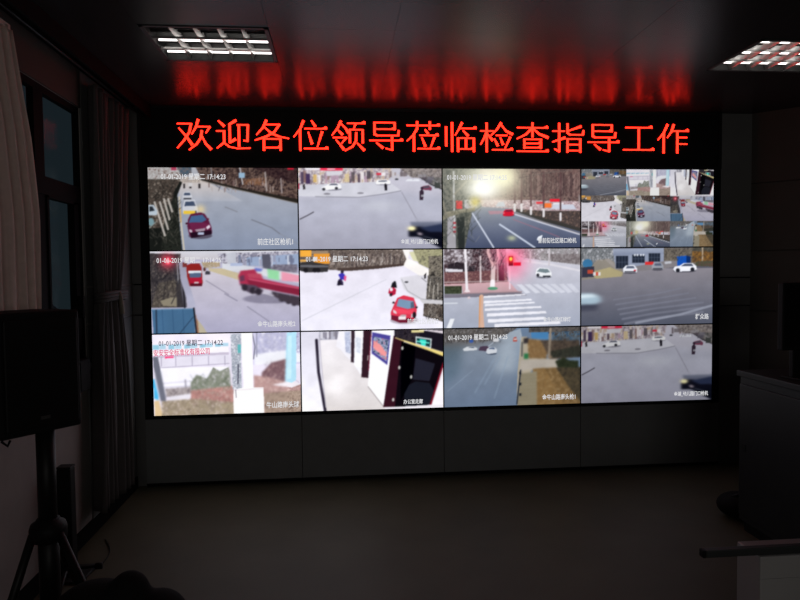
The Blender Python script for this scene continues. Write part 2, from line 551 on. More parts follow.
def plaza(dim=1.0, seed=12):     # shop front square, two walkers, dark car leaving at the corner
    c = Canvas((24, 41, 757, 460), (178, 178, 192), seed)
    c.G((196, 194, 206), (172, 172, 188), 0, 30, 800, 30, 800, 470, 0, 470)
    c.P((178, 179, 194), 24, 192, 330, 196, 540, 162, 757, 190, 757, 240, 24, 226)
    c.G((186, 187, 202), (160, 160, 176), 24, 216, 757, 232, 757, 470, 24, 470)
    c.soften(0, 150, 800, 300, 8, 8)
    c.N([(208, 200, 206), (126, 112, 122), (226, 222, 226), (186, 166, 150)], 10, 24, 41, 500, 41, 480, 110, 330, 130, 24, 130, asp=.5)
    c.bars([(90, 76, 92), (196, 176, 150), (232, 226, 226), (140, 112, 108), (176, 150, 170)], 34, 30, 55, 380, 122, 5, 16, .4, .9)
    c.bars([(110, 100, 106), (200, 196, 200), (150, 130, 126)], 26, 380, 50, 640, 95, 4, 12, .3, .8)
    c.R((226, 60, 90), 136, 41, 250, 54); c.R((230, 190, 200), 170, 43, 210, 51)
    c.R((236, 230, 236), 60, 41, 132, 52)
    c.P((210, 208, 216), 165, 58, 250, 54, 240, 76, 168, 82)
    c.R((76, 60, 96), 62, 70, 84, 122)
    c.R((208, 178, 120), 100, 74, 118, 116)
    c.R((210, 60, 80), 420, 66, 446, 76)
    c.N([(130, 120, 116), (170, 162, 160), (104, 96, 96)], 9, 540, 41, 757, 41, 757, 100, 600, 88)
    c.P((70, 68, 72), 640, 88, 757, 92, 757, 152, 700, 128)
    c.N([(96, 92, 92), (140, 136, 136), (70, 72, 70)], 8, 650, 80, 757, 90, 757, 148, 700, 120)
    c.L((150, 148, 150), 4, 650, 60, 757, 128)
    # pavement kerb
    c.P((204, 204, 214), 24, 130, 480, 108, 545, 155, 460, 172, 330, 190, 170, 190, 24, 186)
    c.L((150, 150, 162), 5, 110, 188, 330, 192, 460, 174, 545, 158)
    c.L((206, 206, 214), 4, 24, 176, 160, 186)
    for x, y in ((168, 174), (338, 170)): c.E((140, 138, 148), x, y, 18, 5)
    # white cars
    c.E((120, 118, 130), 195, 150, 52, 8, .7); c.E((130, 128, 140), 455, 124, 42, 6, .6)
    c.P((240, 240, 244), 142, 140, 165, 132, 186, 118, 222, 118, 240, 130, 240, 146, 150, 156)
    c.P((110, 112, 126), 176, 130, 190, 121, 218, 121, 226, 130)
    c.E((60, 60, 66), 152, 150, 9, 8); c.E((60, 60, 66), 216, 145, 9, 8)
    c.P((242, 242, 246), 416, 118, 424, 102, 474, 100, 492, 108, 490, 122, 420, 124)
    c.P((100, 104, 118), 430, 106, 470, 103, 478, 110, 430, 112)
    for x in (590, 625): c.P((220, 222, 230), x - 22, 108, x - 10, 96, x + 12, 96, x + 20, 108)
    c.E((70, 70, 78), 524, 98, 10, 5)
    c.E((92, 84, 92), 668, 92, 14, 7)
    c.P((120, 70, 90), 652, 152, 656, 134, 690, 128, 706, 142, 704, 156)
    c.P((80, 84, 96), 660, 138, 688, 132, 694, 140, 664, 144)
    # walkers
    c.P((40, 38, 46), 460, 126, 466, 118, 474, 126, 474, 156, 462, 156)
    c.E((60, 44, 60), 654, 144, 8, 8)
    c.P((60, 48, 62), 642, 160, 654, 148, 664, 162, 660, 206, 642, 206)
    c.R((150, 150, 158), 648, 178, 662, 190)
    c.P((60, 56, 60), 46, 130, 56, 122, 60, 150, 48, 152)
    c.R((180, 70, 90), 22, 120, 30, 150)
    # cracks
    c.L((96, 94, 104), 6, 30, 304, 66, 286, 98, 268)
    c.L((140, 138, 150), 4, 550, 166, 590, 240, 636, 326, al=.8)
    c.GL((196, 198, 208), 430, 236, 90, .6, asp=3)
    c.soften(24, 41, 757, 100, 1.0, .6)
    for x, y, w, h, k in ((690, 108, 18, 9, (96, 92, 104)), (700, 92, 16, 8, (120, 116, 126)), (735, 130, 14, 14, (62, 66, 64)), (655, 80, 20, 7, (150, 146, 152)), (560, 72, 20, 10, (120, 112, 116)), (300, 86, 8, 24, (90, 84, 90)), (380, 76, 10, 20, (80, 74, 84)), (350, 80, 8, 18, (230, 226, 230)), (270, 92, 12, 22, (216, 196, 150)), (44, 92, 7, 30, (70, 60, 84)), (130, 100, 5, 22, (236, 232, 236)), (456, 72, 10, 8, (240, 236, 240))):
        c.R(k, x - w, y - h, x + w, y + h, al=.8)
    c.twigs((84, 78, 82), 30, 560, 50, 750, 110, 26, 2, .6)
    # dark car blurred by its speed
    c.G((130, 134, 152), (50, 56, 78), 590, 320, 757, 318, 757, 380, 610, 380)
    c.P((24, 25, 38), 582, 364, 612, 344, 757, 352, 757, 462, 640, 400, 584, 398)
    c.P((50, 58, 84), 640, 352, 757, 330, 757, 374, 690, 372)
    c.P((20, 22, 34), 600, 380, 757, 400, 757, 460, 690, 424)
    c.GL((255, 240, 180), 600, 354, 18, 1.0, asp=1.8)
    c.E((255, 246, 200), 600, 354, 16, 8)
    c.P((206, 190, 200), 628, 374, 650, 380, 656, 390, 634, 388)
    c.L((170, 176, 190), 4, 660, 396, 740, 420, al=.6)
    c.soften(560, 300, 800, 470, 3.5, 2)
    c.GL((255, 246, 190), 600, 355, 15, .9, asp=1.8)
    return c.out()


def avenue():               # low sun over a tree-lined road with a red car
    c = Canvas((40, 43, 750, 455), (110, 110, 120), 13)
    c.N([(120, 96, 92), (92, 74, 74), (144, 122, 114), (76, 62, 64)], 10, 40, 43, 750, 43, 750, 240, 40, 300)
    c.N([(92, 94, 92), (120, 118, 112), (70, 74, 74)], 12, 40, 43, 230, 43, 220, 260, 40, 320)
    c.bars([(104, 84, 82), (78, 62, 64), (140, 116, 112)], 60, 430, 60, 750, 190, 2, 7, .5, 1)
    c.G((140, 146, 164), (74, 82, 106), 215, 215, 330, 230, 420, 262, 750, 372, 750, 460, 150, 460, 185, 270)
    c.P((64, 62, 60), 400, 262, 420, 240, 750, 300, 750, 372, 560, 318)
    c.N([(92, 80, 78), (64, 58, 58), (120, 100, 92)], 8, 400, 250, 420, 232, 750, 240, 750, 352, 560, 300)
    c.L((128, 120, 116), 4, 400, 270, 560, 322, 750, 384)
    # lit shop row and parked cars
    c.N([(226, 214, 216), (160, 120, 124), (190, 186, 196), (130, 96, 100), (210, 200, 204)], 7, 230, 205, 480, 205, 600, 210, 750, 212, 750, 262, 560, 262, 400, 250, 240, 240, asp=1.4)
    c.GL((255, 226, 226), 300, 214, 70, .5, asp=3)
    c.R((222, 60, 70), 520, 214, 556, 226); c.R((236, 120, 60), 556, 222, 600, 246); c.R((225, 40, 60), 590, 200, 644, 214)
    c.R((226, 224, 230), 608, 220, 660, 250)
    for x, y, w in ((690, 240, 56), (340, 226, 30), (640, 238, 46)):
        c.P((196, 200, 214), x - w, y + 14, x - w * .6, y - 10, x + w * .4, y - 12, x + w * .7, y + 14)
    for x, y0, y1 in ((408, 200, 262), (443, 200, 262), (492, 205, 278), (558, 205, 290), (646, 215, 310)):
        c.L((96, 72, 74), 9, x, 60, x, y0 + 40)
        c.L((222, 218, 222), 11, x, y1 - 34, x, y1)
    c.L((150, 140, 140), 8, 745, 180, 745, 218)
    # overhanging branch and pole on the left
    c.N([(96, 98, 92), (66, 70, 68), (120, 118, 110)], 9, 40, 250, 190, 270, 150, 460, 40, 460)
    c.P((48, 52, 52), 110, 300, 150, 290, 150, 455, 118, 455)
    c.P((160, 158, 164), 64, 290, 106, 290, 106, 455, 60, 455)
    c.L((190, 190, 196), 9, 96, 60, 98, 390)
    c.R((196, 70, 84), 92, 318, 106, 330); c.R((196, 70, 84), 92, 342, 106, 352); c.R((190, 70, 84), 92, 364, 106, 374)
    c.R((206, 60, 64), 108, 208, 140, 250)
    c.N([(190, 186, 196), (150, 150, 164), (210, 206, 212)], 6, 150, 205, 215, 200, 215, 245, 150, 250)
    c.P((126, 122, 108), 40, 290, 60, 268, 120, 256, 200, 244, 206, 262, 140, 272, 80, 290, 40, 310)
    c.L((146, 140, 124), 8, 60, 270, 200, 248)
    c.L((126, 122, 112), 10, 40, 210, 60, 290)
    c.L((136, 130, 120), 8, 100, 175, 160, 110, al=.8)
    # sun bloom
    c.twigs((70, 56, 58), 90, 430, 80, 750, 200, 60, 2.5, .6); c.twigs((150, 130, 124), 50, 430, 80, 750, 200, 50, 2, .5)
    c.twigs((56, 60, 58), 60, 44, 120, 220, 440, 60, 3, .6); c.twigs((150, 150, 140), 40, 44, 80, 220, 430, 50, 2.5, .5)
    c.GL((206, 206, 178), 270, 100, 210, .55, asp=1.25)
    c.GL((255, 253, 234), 270, 105, 112, .92, asp=1.35)
    c.GL((255, 255, 250), 245, 150, 66, 1.0, asp=1.5)
    c.GL((255, 252, 214), 360, 80, 60, .75)
    c.GL((216, 200, 110), 205, 216, 26, .7)
    c.L((108, 100, 96), 4, 430, 90, 600, 60, 700, 50, al=.6)
    # lane lines
    c.L((206, 212, 226), 7, 190, 274, 240, 356, 298, 452)
    c.L((198, 206, 222), 8, 330, 332, 420, 392, 512, 455)
    c.L((206, 208, 220), 6, 410, 280, 540, 322, 745, 386)
    c.L((176, 110, 124), 4, 400, 306, 520, 352, 640, 400, al=.6)
    c.P((210, 140, 150), 270, 262, 350, 262, 350, 276, 280, 280, al=.5)
    # red car
    c.E((60, 50, 66), 376, 284, 32, 8, .8)
    c.P((196, 36, 58), 346, 284, 350, 266, 360, 255, 394, 254, 404, 268, 404, 284, 396, 288, 352, 290)
    c.P((110, 44, 66), 356, 266, 364, 258, 392, 257, 398, 266)
    c.R((240, 120, 130), 348, 270, 356, 276); c.R((240, 120, 130), 396, 270, 404, 276)
    c.P((232, 236, 244), 522, 414, 528, 398, 552, 388, 548, 404, 530, 418)
    c.GL((190, 196, 160), 392, 404, 22, .8, asp=1.6)
    return c.out()


def gate():                 # red lorries on the road behind a blue gate
    c = Canvas((52, 27, 778, 424), (176, 174, 196), 21)
    c.G((196, 190, 200), (168, 166, 190), 180, 110, 480, 130, 778, 300, 778, 430, 200, 430)
    c.G((206, 206, 214), (190, 186, 192), 52, 27, 778, 27, 778, 70, 52, 70)
    c.N([(126, 124, 140), (166, 164, 180), (206, 204, 214), (96, 92, 108)], 12, 380, 40, 780, 30, 780, 110, 400, 96)
    c.P((186, 188, 198), 420, 40, 470, 34, 470, 110, 430, 100)
    c.P((150, 164, 190), 520, 60, 778, 44, 778, 110, 520, 100)
    c.bars([(110, 116, 140), (206, 210, 220), (150, 150, 170)], 34, 470, 46, 776, 104, 5, 14, .3, .9)
    c.P((90, 90, 104), 596, 44, 636, 44, 642, 120, 600, 116)
    c.N([(94, 90, 104), (140, 136, 150)], 8, 650, 96, 770, 96, 770, 136, 640, 130)
    c.P((206, 208, 216), 400, 88, 480, 94, 620, 116, 778, 142, 778, 188, 600, 150, 400, 118)
    c.R((170, 180, 206), 440, 86, 500, 100)
    c.P((146, 206, 160), 622, 116, 680, 128, 680, 174, 624, 162)
    c.P((110, 120, 190), 560, 110, 600, 116, 590, 130, 556, 126)
    c.P((220, 150, 170), 690, 130, 778, 150, 778, 182, 690, 176)
    c.P((190, 178, 150), 330, 110, 400, 112, 480, 136, 480, 170, 420, 150, 340, 124)
    c.N([(176, 158, 130), (150, 134, 112), (200, 190, 176)], 6, 300, 80, 390, 80, 390, 104, 310, 110)
    # left dark trees, wall and post
    c.N([(58, 54, 58), (84, 78, 78), (44, 42, 48), (104, 96, 92)], 10, 52, 36, 200, 40, 196, 200, 210, 300, 52, 300)
    c.N([(92, 86, 78), (70, 64, 62), (116, 108, 98)], 8, 90, 180, 196, 160, 200, 300, 52, 300, al=.9)
    c.twigs((40, 38, 42), 60, 54, 80, 190, 280, 50, 3, .6); c.twigs((116, 108, 104), 40, 54, 80, 190, 280, 40, 2, .5)
    c.P((140, 132, 116), 96, 266, 150, 250, 180, 252, 178, 294, 110, 290)
    c.L((60, 58, 64), 9, 160, 60, 176, 170)
    c.L((150, 150, 160), 5, 182, 80, 186, 180)
    c.P((54, 52, 58), 176, 180, 200, 150, 222, 200, 224, 300, 176, 300, al=.7)
    c.L((38, 36, 40), 7, 210, 200, 214, 300); c.L((70, 66, 66), 5, 196, 190, 150, 280)
    c.G((150, 150, 168), (176, 176, 196), 190, 80, 230, 80, 240, 190, 270, 300, 236, 300, 196, 160)
    c.GL((255, 70, 96), 138, 74, 34, .8); c.E((255, 80, 100), 138, 74, 11, 18); c.GL((255, 200, 206), 138, 76, 9, .9)
    # oncoming lorry
    c.R((120, 60, 60), 208, 82, 230, 104)
    c.P((140, 44, 44), 226, 96, 250, 86, 290, 86, 300, 104, 304, 180, 300, 196, 240, 196, 228, 150)
    c.R((214, 222, 230), 236, 122, 298, 134); c.P((86, 102, 130), 240, 134, 296, 132, 298, 154, 242, 156)
    c.R((168, 36, 60), 240, 156, 300, 184); c.R((90, 30, 44), 244, 184, 300, 198); c.R((206, 190, 196), 262, 176, 284, 184)
    c.E((150, 30, 44), 330, 133, 0.1, 0.1)
    c.P((66, 64, 72), 316, 132, 324, 122, 340, 126, 342, 140, 318, 142)
    c.E((90, 60, 60), 314, 116, 7, 10)
    # passing lorry with long red bed
    c.E((104, 100, 120), 640, 262, 150, 26, .6)
    c.P((166, 56, 84), 478, 150, 490, 124, 560, 118, 572, 138, 590, 140, 600, 166, 778, 206, 778, 250, 640, 216, 540, 200, 486, 196)
    c.P((132, 42, 66), 520, 166, 778, 214, 778, 248, 700, 234, 530, 196)
    c.P((180, 76, 98), 524, 140, 590, 140, 600, 164, 530, 158)
    c.L((216, 110, 136), 4, 530, 166, 778, 214)
    c.P((104, 60, 84), 484, 152, 506, 144, 510, 172, 486, 178)
    c.P((86, 74, 90), 484, 186, 560, 196, 600, 220, 590, 240, 540, 236, 500, 216)
    for x, y in ((508, 206), (548, 222), (576, 228), (690, 262), (724, 274), (752, 284)): c.E((54, 48, 58), x, y, 16, 18)
    c.P((70, 62, 72), 640, 226, 778, 256, 778, 300, 700, 276, 650, 250)
    c.L((200, 196, 206), 5, 600, 234, 650, 248)
    c.twigs((206, 200, 208), 10, 520, 210, 760, 280, 16, 2, .5)
    c.soften(470, 100, 800, 310, 2.2, 1.4)
    # road seams
    c.L((120, 116, 134), 4, 320, 170, 430, 240, al=.7); c.L((118, 116, 136), 6, 410, 236, 470, 270, al=.6)
    c.L((126, 124, 142), 5, 520, 300, 640, 384, al=.7)
    # blue gate and post
    c.P((74, 108, 140), 54, 306, 256, 304, 262, 424, 60, 426)
    c.L((104, 136, 164), 5, 54, 308, 256, 306)
    for x in (104, 154, 204): c.L((58, 88, 120), 3, x, 308, x + 4, 424)
    c.R((48, 60, 78), 72, 308, 80, 424); c.L((50, 70, 94), 4, 186, 426, 254, 346)
    c.L((34, 34, 42), 8, 258, 304, 268, 424)
    c.P((178, 170, 150), 272, 356, 300, 392, 320, 426, 280, 426)
    c.P((150, 110, 90), 266, 330, 276, 372, 280, 426, 272, 426)
    return c.out()


def junction():             # bright street, two motorcycles and a red hatchback
    c = Canvas((32, 26, 762, 438), (224, 220, 232), 22)
    c.G((218, 214, 226), (226, 224, 236), 32, 26, 762, 26, 762, 440, 32, 440)
    c.P((208, 206, 214), 540, 170, 700, 150, 690, 290, 620, 280, 560, 230)
    c.N([(98, 88, 84), (132, 120, 112), (70, 62, 62), (164, 152, 144)], 9, 32, 26, 575, 26, 578, 108, 430, 124, 280, 132, 32, 120)
    c.bars([(190, 182, 178), (66, 58, 60), (146, 132, 126)], 50, 180, 40, 570, 118, 2, 6, .3, .9)
    c.twigs((190, 180, 174), 60, 190, 70, 560, 120, 40, 2, .6); c.twigs((50, 42, 44), 70, 190, 60, 560, 118, 40, 2.5, .6)
    c.P((78, 66, 62), 220, 120, 420, 108, 576, 96, 578, 108, 430, 124, 280, 134, 226, 132)
    c.R((228, 166, 70), 36, 26, 92, 58); c.R((220, 150, 60), 104, 42, 184, 96); c.R((150, 130, 110), 92, 30, 176, 44)
    c.R((206, 206, 214), 100, 60, 120, 80); c.R((216, 166, 90), 36, 74, 66, 84)
    c.P((60, 58, 60), 32, 90, 90, 84, 178, 100, 174, 136, 130, 140, 60, 138, 32, 130)
    c.P((104, 104, 110), 36, 100, 176, 104, 176, 114, 36, 112)
    for x in (62, 108, 124): c.E((38, 36, 40), x, 128, 13, 13)
    c.P((236, 232, 230), 556, 26, 594, 26, 584, 72, 640, 100, 700, 140, 720, 160, 640, 160, 560, 110, 576, 76)
    c.P((206, 204, 170), 590, 40, 650, 30, 656, 96, 610, 82)
    c.N([(140, 138, 110), (176, 172, 140), (110, 108, 92)], 8, 610, 26, 762, 26, 762, 150, 720, 140, 640, 100)
    c.N([(90, 86, 78), (150, 142, 130), (60, 56, 54)], 8, 690, 60, 762, 60, 762, 290, 676, 280, 690, 200)
    c.P((52, 50, 48), 690, 160, 720, 150, 740, 190, 720, 280, 676, 282, 686, 220)
    c.N([(56, 54, 54), (130, 124, 116), (90, 84, 80)], 6, 686, 160, 762, 170, 762, 292, 676, 284)
    for a in ((700, 180, 690, 270), (720, 190, 712, 280), (738, 200, 738, 284)): c.L((196, 190, 182), 4, *a)
    c.N([(74, 66, 62), (124, 114, 106), (52, 48, 48)], 6, 664, 308, 740, 300, 762, 310, 762, 404, 660, 372)
    c.twigs((190, 184, 176), 40, 676, 310, 756, 400, 34, 2, .6); c.twigs((36, 34, 34), 40, 676, 180, 756, 400, 34, 3, .6)
    c.P((196, 194, 198), 640, 284, 762, 292, 762, 312, 660, 306)
    c.P((44, 40, 44), 666, 160, 678, 146, 676, 176, 668, 178)
    c.E((70, 70, 76), 575, 194, 11, 5)
    c.L((196, 196, 206), 5, 40, 386, 240, 290, 470, 180, al=.7)
    c.L((150, 150, 156), 4, 550, 180, 580, 240, 650, 282, 700, 290, al=.8)
    # motorcycles with riders
    c.P((60, 50, 84), 218, 206, 226, 178, 240, 170, 250, 190, 252, 206)
    c.P((66, 60, 170), 226, 152, 248, 140, 262, 156, 262, 180, 238, 176)
    c.E((50, 44, 60), 246, 138, 9, 8); c.P((216, 96, 140), 256, 156, 268, 160, 264, 186, 254, 182)
    c.P((40, 36, 50), 222, 186, 236, 182, 246, 206, 224, 208)
    c.P((176, 40, 70), 480, 250, 486, 226, 508, 220, 522, 232, 518, 256, 502, 264)
    c.P((34, 34, 40), 494, 220, 502, 196, 522, 200, 526, 224)
    c.E((40, 40, 46), 514, 196, 8, 8); c.E((226, 220, 226), 496, 232, 9, 9); c.P((50, 34, 44), 486, 252, 504, 250, 498, 268, 488, 266)
    # red hatchback
    c.E((140, 130, 140), 560, 392, 76, 22, .6)
    c.P((206, 62, 84), 492, 350, 506, 318, 526, 276, 560, 262, 612, 276, 628, 322, 624, 372, 604, 400, 540, 404, 494, 386)
    c.P((120, 146, 172), 522, 318, 534, 280, 612, 294, 616, 328, 580, 334)
    c.P((60, 70, 86), 596, 300, 612, 296, 616, 328, 596, 330, al=.6)
    c.P((226, 76, 98), 506, 326, 580, 340, 612, 336, 604, 362, 520, 356)
    c.P((216, 200, 206), 504, 334, 520, 346, 524, 360, 506, 352); c.P((200, 180, 190), 598, 360, 616, 358, 612, 376, 596, 380)
    c.P((110, 34, 54), 494, 364, 604, 386, 600, 404, 540, 406, 494, 388)
    c.R((230, 220, 224), 532, 372, 570, 388); c.E((180, 160, 166), 556, 368, 18, 6)
    c.E((60, 40, 50), 507, 300, 7, 6); c.E((60, 50, 56), 626, 326, 7, 6); c.E((40, 34, 40), 614, 366, 10, 18)
    return c.out()


def crossing():             # zebra crossing under a red light
    c = Canvas((40, 22, 748, 424), (160, 164, 178), 23)
    c.G((206, 204, 214), (158, 164, 180), 40, 22, 748, 22, 748, 430, 40, 430)
    c.N([(140, 138, 140), (180, 176, 178), (110, 106, 110), (204, 200, 206)], 10, 380, 22, 748, 22, 748, 108, 600, 90, 440, 66)
    c.N([(112, 104, 106), (150, 144, 146)], 8, 560, 50, 748, 50, 748, 106, 600, 88)
    c.L((212, 210, 218), 10, 450, 84, 600, 106, 748, 138)
    c.L((190, 186, 190), 8, 486, 40, 486, 92); c.L((196, 190, 196), 9, 586, 22, 584, 106)
    # left garden
    c.N([(64, 48, 54), (96, 76, 80), (150, 140, 146), (46, 38, 44)], 10, 44, 22, 360, 22, 372, 200, 44, 200)
    c.N([(206, 202, 210), (130, 120, 126), (90, 80, 84)], 9, 44, 22, 190, 22, 190, 96, 44, 100)
    c.P((54, 48, 54), 64, 100, 110, 86, 160, 100, 200, 120, 196, 140, 64, 130)
    c.P((210, 208, 216), 50, 120, 140, 126, 140, 140, 50, 136)
    c.N([(126, 90, 92), (96, 66, 70), (150, 116, 112)], 8, 44, 140, 350, 130, 372, 198, 44, 200)
    c.L((176, 160, 162), 5, 44, 190, 370, 186)
    c.R((54, 60, 48), 46, 210, 134, 250); c.N([(54, 60, 46), (76, 82, 66)], 6, 46, 208, 134, 208, 134, 250, 46, 250)
    c.G((206, 170, 176), (182, 152, 158), 46, 200, 376, 190, 430, 244, 140, 254, 134, 208, 46, 208)
    c.L((150, 130, 136), 7, 130, 250, 440, 244)
    c.P((120, 116, 128), 44, 252, 200, 250, 430, 246, 470, 262, 240, 266, 44, 270)
    # posts, tree and signals
    c.L((232, 228, 234), 13, 152, 22, 160, 236); c.P((226, 216, 220), 146, 240, 176, 240, 168, 226, 154, 226)
    c.L((216, 206, 208), 8, 230, 60, 230, 190)
    c.L((210, 196, 194), 22, 296, 110, 292, 216); c.L((206, 182, 178), 14, 294, 104, 268, 40, 270, 22); c.L((206, 182, 178), 14, 296, 104, 322, 70, 318, 22)
    c.L((236, 232, 236), 24, 292, 190, 290, 216)
    c.E((90, 150, 120), 292, 224, 28, 9)
    c.L((176, 160, 160), 7, 316, 60, 318, 186); c.R((86, 40, 56), 324, 108, 352, 186); c.R((60, 36, 48), 340, 78, 354, 92)
    c.L((226, 210, 220), 8, 380, 110, 380, 226)
    c.GL((250, 110, 150), 395, 66, 80, .75); c.GL((255, 150, 180), 340, 40, 60, .5); c.GL((250, 130, 160), 400, 140, 50, .35)
    c.twigs((120, 108, 112), 40, 400, 40, 740, 86, 30, 2, .6); c.twigs((36, 26, 32), 40, 60, 60, 350, 130, 40, 3, .6); c.twigs((206, 196, 200), 24, 60, 50, 350, 130, 40, 2, .5)
    c.R((120, 20, 40), 374, 60, 398, 110); c.R((226, 30, 60), 400, 92, 438, 110)
    c.GL((255, 70, 70), 386, 76, 18, 1.0); c.E((255, 210, 90), 386, 74, 8, 10)
    # white car
    c.E((90, 92, 104), 558, 168, 42, 8, .8)
    c.P((232, 234, 238), 514, 150, 520, 128, 534, 120, 580, 124, 598, 146, 598, 166, 570, 172, 518, 160)
    c.P((120, 134, 140), 520, 140, 536, 124, 578, 128, 590, 144, 566, 148)
    c.R((60, 62, 70), 552, 160, 592, 170); c.E((50, 50, 58), 526, 158, 8, 9)
    # zebra stripes
    for k, (x0, x1) in enumerate(((416, 480), (458, 532), (500, 584), (545, 624), (590, 664), (634, 700), (676, 740))):
        c.P((214, 216, 226), x0, 206, x0 + 26, 204, x1 + 8, 248, x1 - 18, 252, al=.85 - .06 * k)
    for x0, x1, y0, h in ((246, 455, 254, 12), (246, 490, 280, 14), (250, 506, 296, 13), (250, 540, 318, 15), (262, 566, 344, 18), (266, 560, 374, 20), (300, 640, 398, 20)):
        c.P((226, 226, 234), x0, y0 + 8, x1, y0, x1 + 6, y0 + h - 6, x0, y0 + h + 6)
    c.L((206, 170, 150), 20, 234, 264, 232, 330, 238, 424); c.L((216, 150, 96), 5, 226, 264, 222, 424)
    c.L((210, 214, 222), 6, 44, 297, 110, 297); c.P((226, 228, 234), 74, 376, 96, 376, 78, 424, 54, 424)
    c.E((206, 190, 196), 170, 270, 8, 6)
    c.L((180, 176, 190), 4, 380, 190, 420, 236)
    return c.out()


def forecourt():            # grey road before a glazed shop with white cars
    c = Canvas((28, 38, 733, 450), (92, 92, 104), 24)
    c.G((138, 134, 142), (84, 88, 102), 28, 150, 733, 150, 733, 455, 28, 455)
    c.N([(106, 110, 114), (140, 142, 146), (84, 88, 92), (170, 172, 178)], 10, 28, 38, 200, 38, 210, 150, 28, 150)
    c.P((138, 132, 124), 110, 100, 180, 96, 250, 152, 250, 190, 28, 206, 70, 150)
    c.P((166, 156, 122), 60, 170, 180, 140, 250, 168, 240, 190, 110, 200)
    c.P((150, 144, 140), 150, 96, 176, 94, 226, 150, 210, 152)
    c.P((142, 150, 170), 196, 42, 466, 40, 466, 130, 330, 140, 210, 150)
    c.G((156, 164, 182), (130, 138, 160), 196, 42, 466, 40, 466, 72, 196, 76)
    for x0, x1, y0, y1 in ((212, 276, 80, 148), (298, 364, 74, 118), (386, 448, 68, 112)):
        c.R((44, 50, 64), x0, y0, x1, y1)
        for k in (1, 2, 3): c.L((88, 98, 116), 2, x0 + (x1 - x0) * k / 4, y0, x0 + (x1 - x0) * k / 4, y1)
        c.L((88, 98, 116), 2, x0, (y0 + y1) / 2, x1, (y0 + y1) / 2)
    for x in (312, 326, 344, 358): c.E((206, 210, 220), x, 76, 6, 6)
    c.N([(96, 90, 84), (126, 118, 108), (76, 72, 70)], 9, 466, 40, 640, 40, 640, 130, 466, 110)
    c.N([(150, 112, 60), (110, 84, 54), (132, 96, 56), (84, 70, 58)], 9, 620, 56, 733, 60, 733, 122, 620, 118)
    c.N([(96, 92, 84), (70, 70, 66)], 8, 620, 38, 733, 38, 733, 62, 620, 58)
    c.L((176, 160, 140), 7, 676, 40, 676, 118)
    c.N([(96, 76, 70), (76, 84, 66)], 6, 640, 114, 733, 108, 733, 142, 640, 138)
    c.P((128, 124, 128), 240, 150, 480, 108, 560, 110, 560, 140, 250, 172)
    c.P((30, 86, 176), 538, 86, 588, 82, 590, 134, 540, 136); c.P((24, 52, 104), 588, 82, 612, 86, 612, 134, 590, 134)
    c.twigs((206, 204, 208), 26, 40, 60, 200, 110, 20, 2.5, .6); c.twigs((70, 66, 62), 40, 470, 50, 640, 110, 26, 2.5, .6); c.twigs((90, 66, 40), 30, 630, 64, 730, 116, 26, 3, .6)
    c.R((206, 56, 56), 366, 112, 412, 130)
    c.E((64, 116, 156), 62, 120, 28, 26); c.P((60, 60, 74), 32, 140, 96, 134, 96, 190, 32, 194)
    c.R((176, 76, 60), 62, 152, 92, 172); c.R((206, 204, 206), 92, 166, 130, 184); c.R((190, 80, 60), 106, 166, 118, 184)
    # white and grey cars
    for cx, cy, w, h, col in ((287, 150, 76, 42, (224, 226, 234)), (434, 136, 64, 40, (150, 154, 164))):
        c.E((58, 58, 68), cx, cy + h * .48, w * .5, 6, .8)
        c.P(col, cx - w * .5, cy - h * .05, cx - w * .3, cy - h * .45, cx + w * .28, cy - h * .5, cx + w * .5, cy, cx + w * .48, cy + h * .45, cx - w * .46, cy + h * .45)
        c.P((90, 98, 118), cx - w * .3, cy - h * .06, cx - w * .22, cy - h * .36, cx + w * .24, cy - h * .38, cx + w * .34, cy - h * .04)
        c.R((60, 60, 70), cx - w * .4, cy + h * .28, cx + w * .4, cy + h * .42)
    c.R((196, 60, 70), 306, 154, 318, 162)
    c.E((60, 60, 70), 580, 164, 64, 8, .8)
    c.P((230, 232, 240), 518, 154, 526, 140, 552, 136, 574, 122, 622, 122, 642, 138, 646, 156, 624, 164, 530, 168)
    c.P((74, 82, 102), 560, 138, 578, 126, 618, 126, 628, 138)
    c.E((40, 42, 50), 543, 160, 12, 12); c.E((40, 42, 50), 622, 156, 12, 12)
    c.P((180, 182, 190), 470, 114, 506, 110, 510, 122, 474, 126)
    # worn road paint
    for k in range(6):
        y = 262 + 26 * k
        c.L((122, 124, 138), 7 + k, 200 + 12 * k, y + 52, 420, y + 24, 560 + 40 * min(k, 3), y - 4, al=.65)
    c.L((146, 150, 164), 12, 320, 440, 560, 398, 733, 352, al=.75)
    c.L((120, 122, 134), 4, 120, 270, 500, 262, al=.5)
    # blurred passing car
    c.P((158, 178, 192), 28, 278, 90, 276, 128, 294, 134, 322, 100, 338, 28, 338)
    c.P((206, 220, 228), 28, 286, 84, 282, 118, 296, 28, 304)
    c.G((60, 62, 76), (84, 86, 100), 28, 338, 120, 336, 110, 372, 28, 376)
    c.soften(-40, 250, 170, 390, 8, 3)
    return c.out()


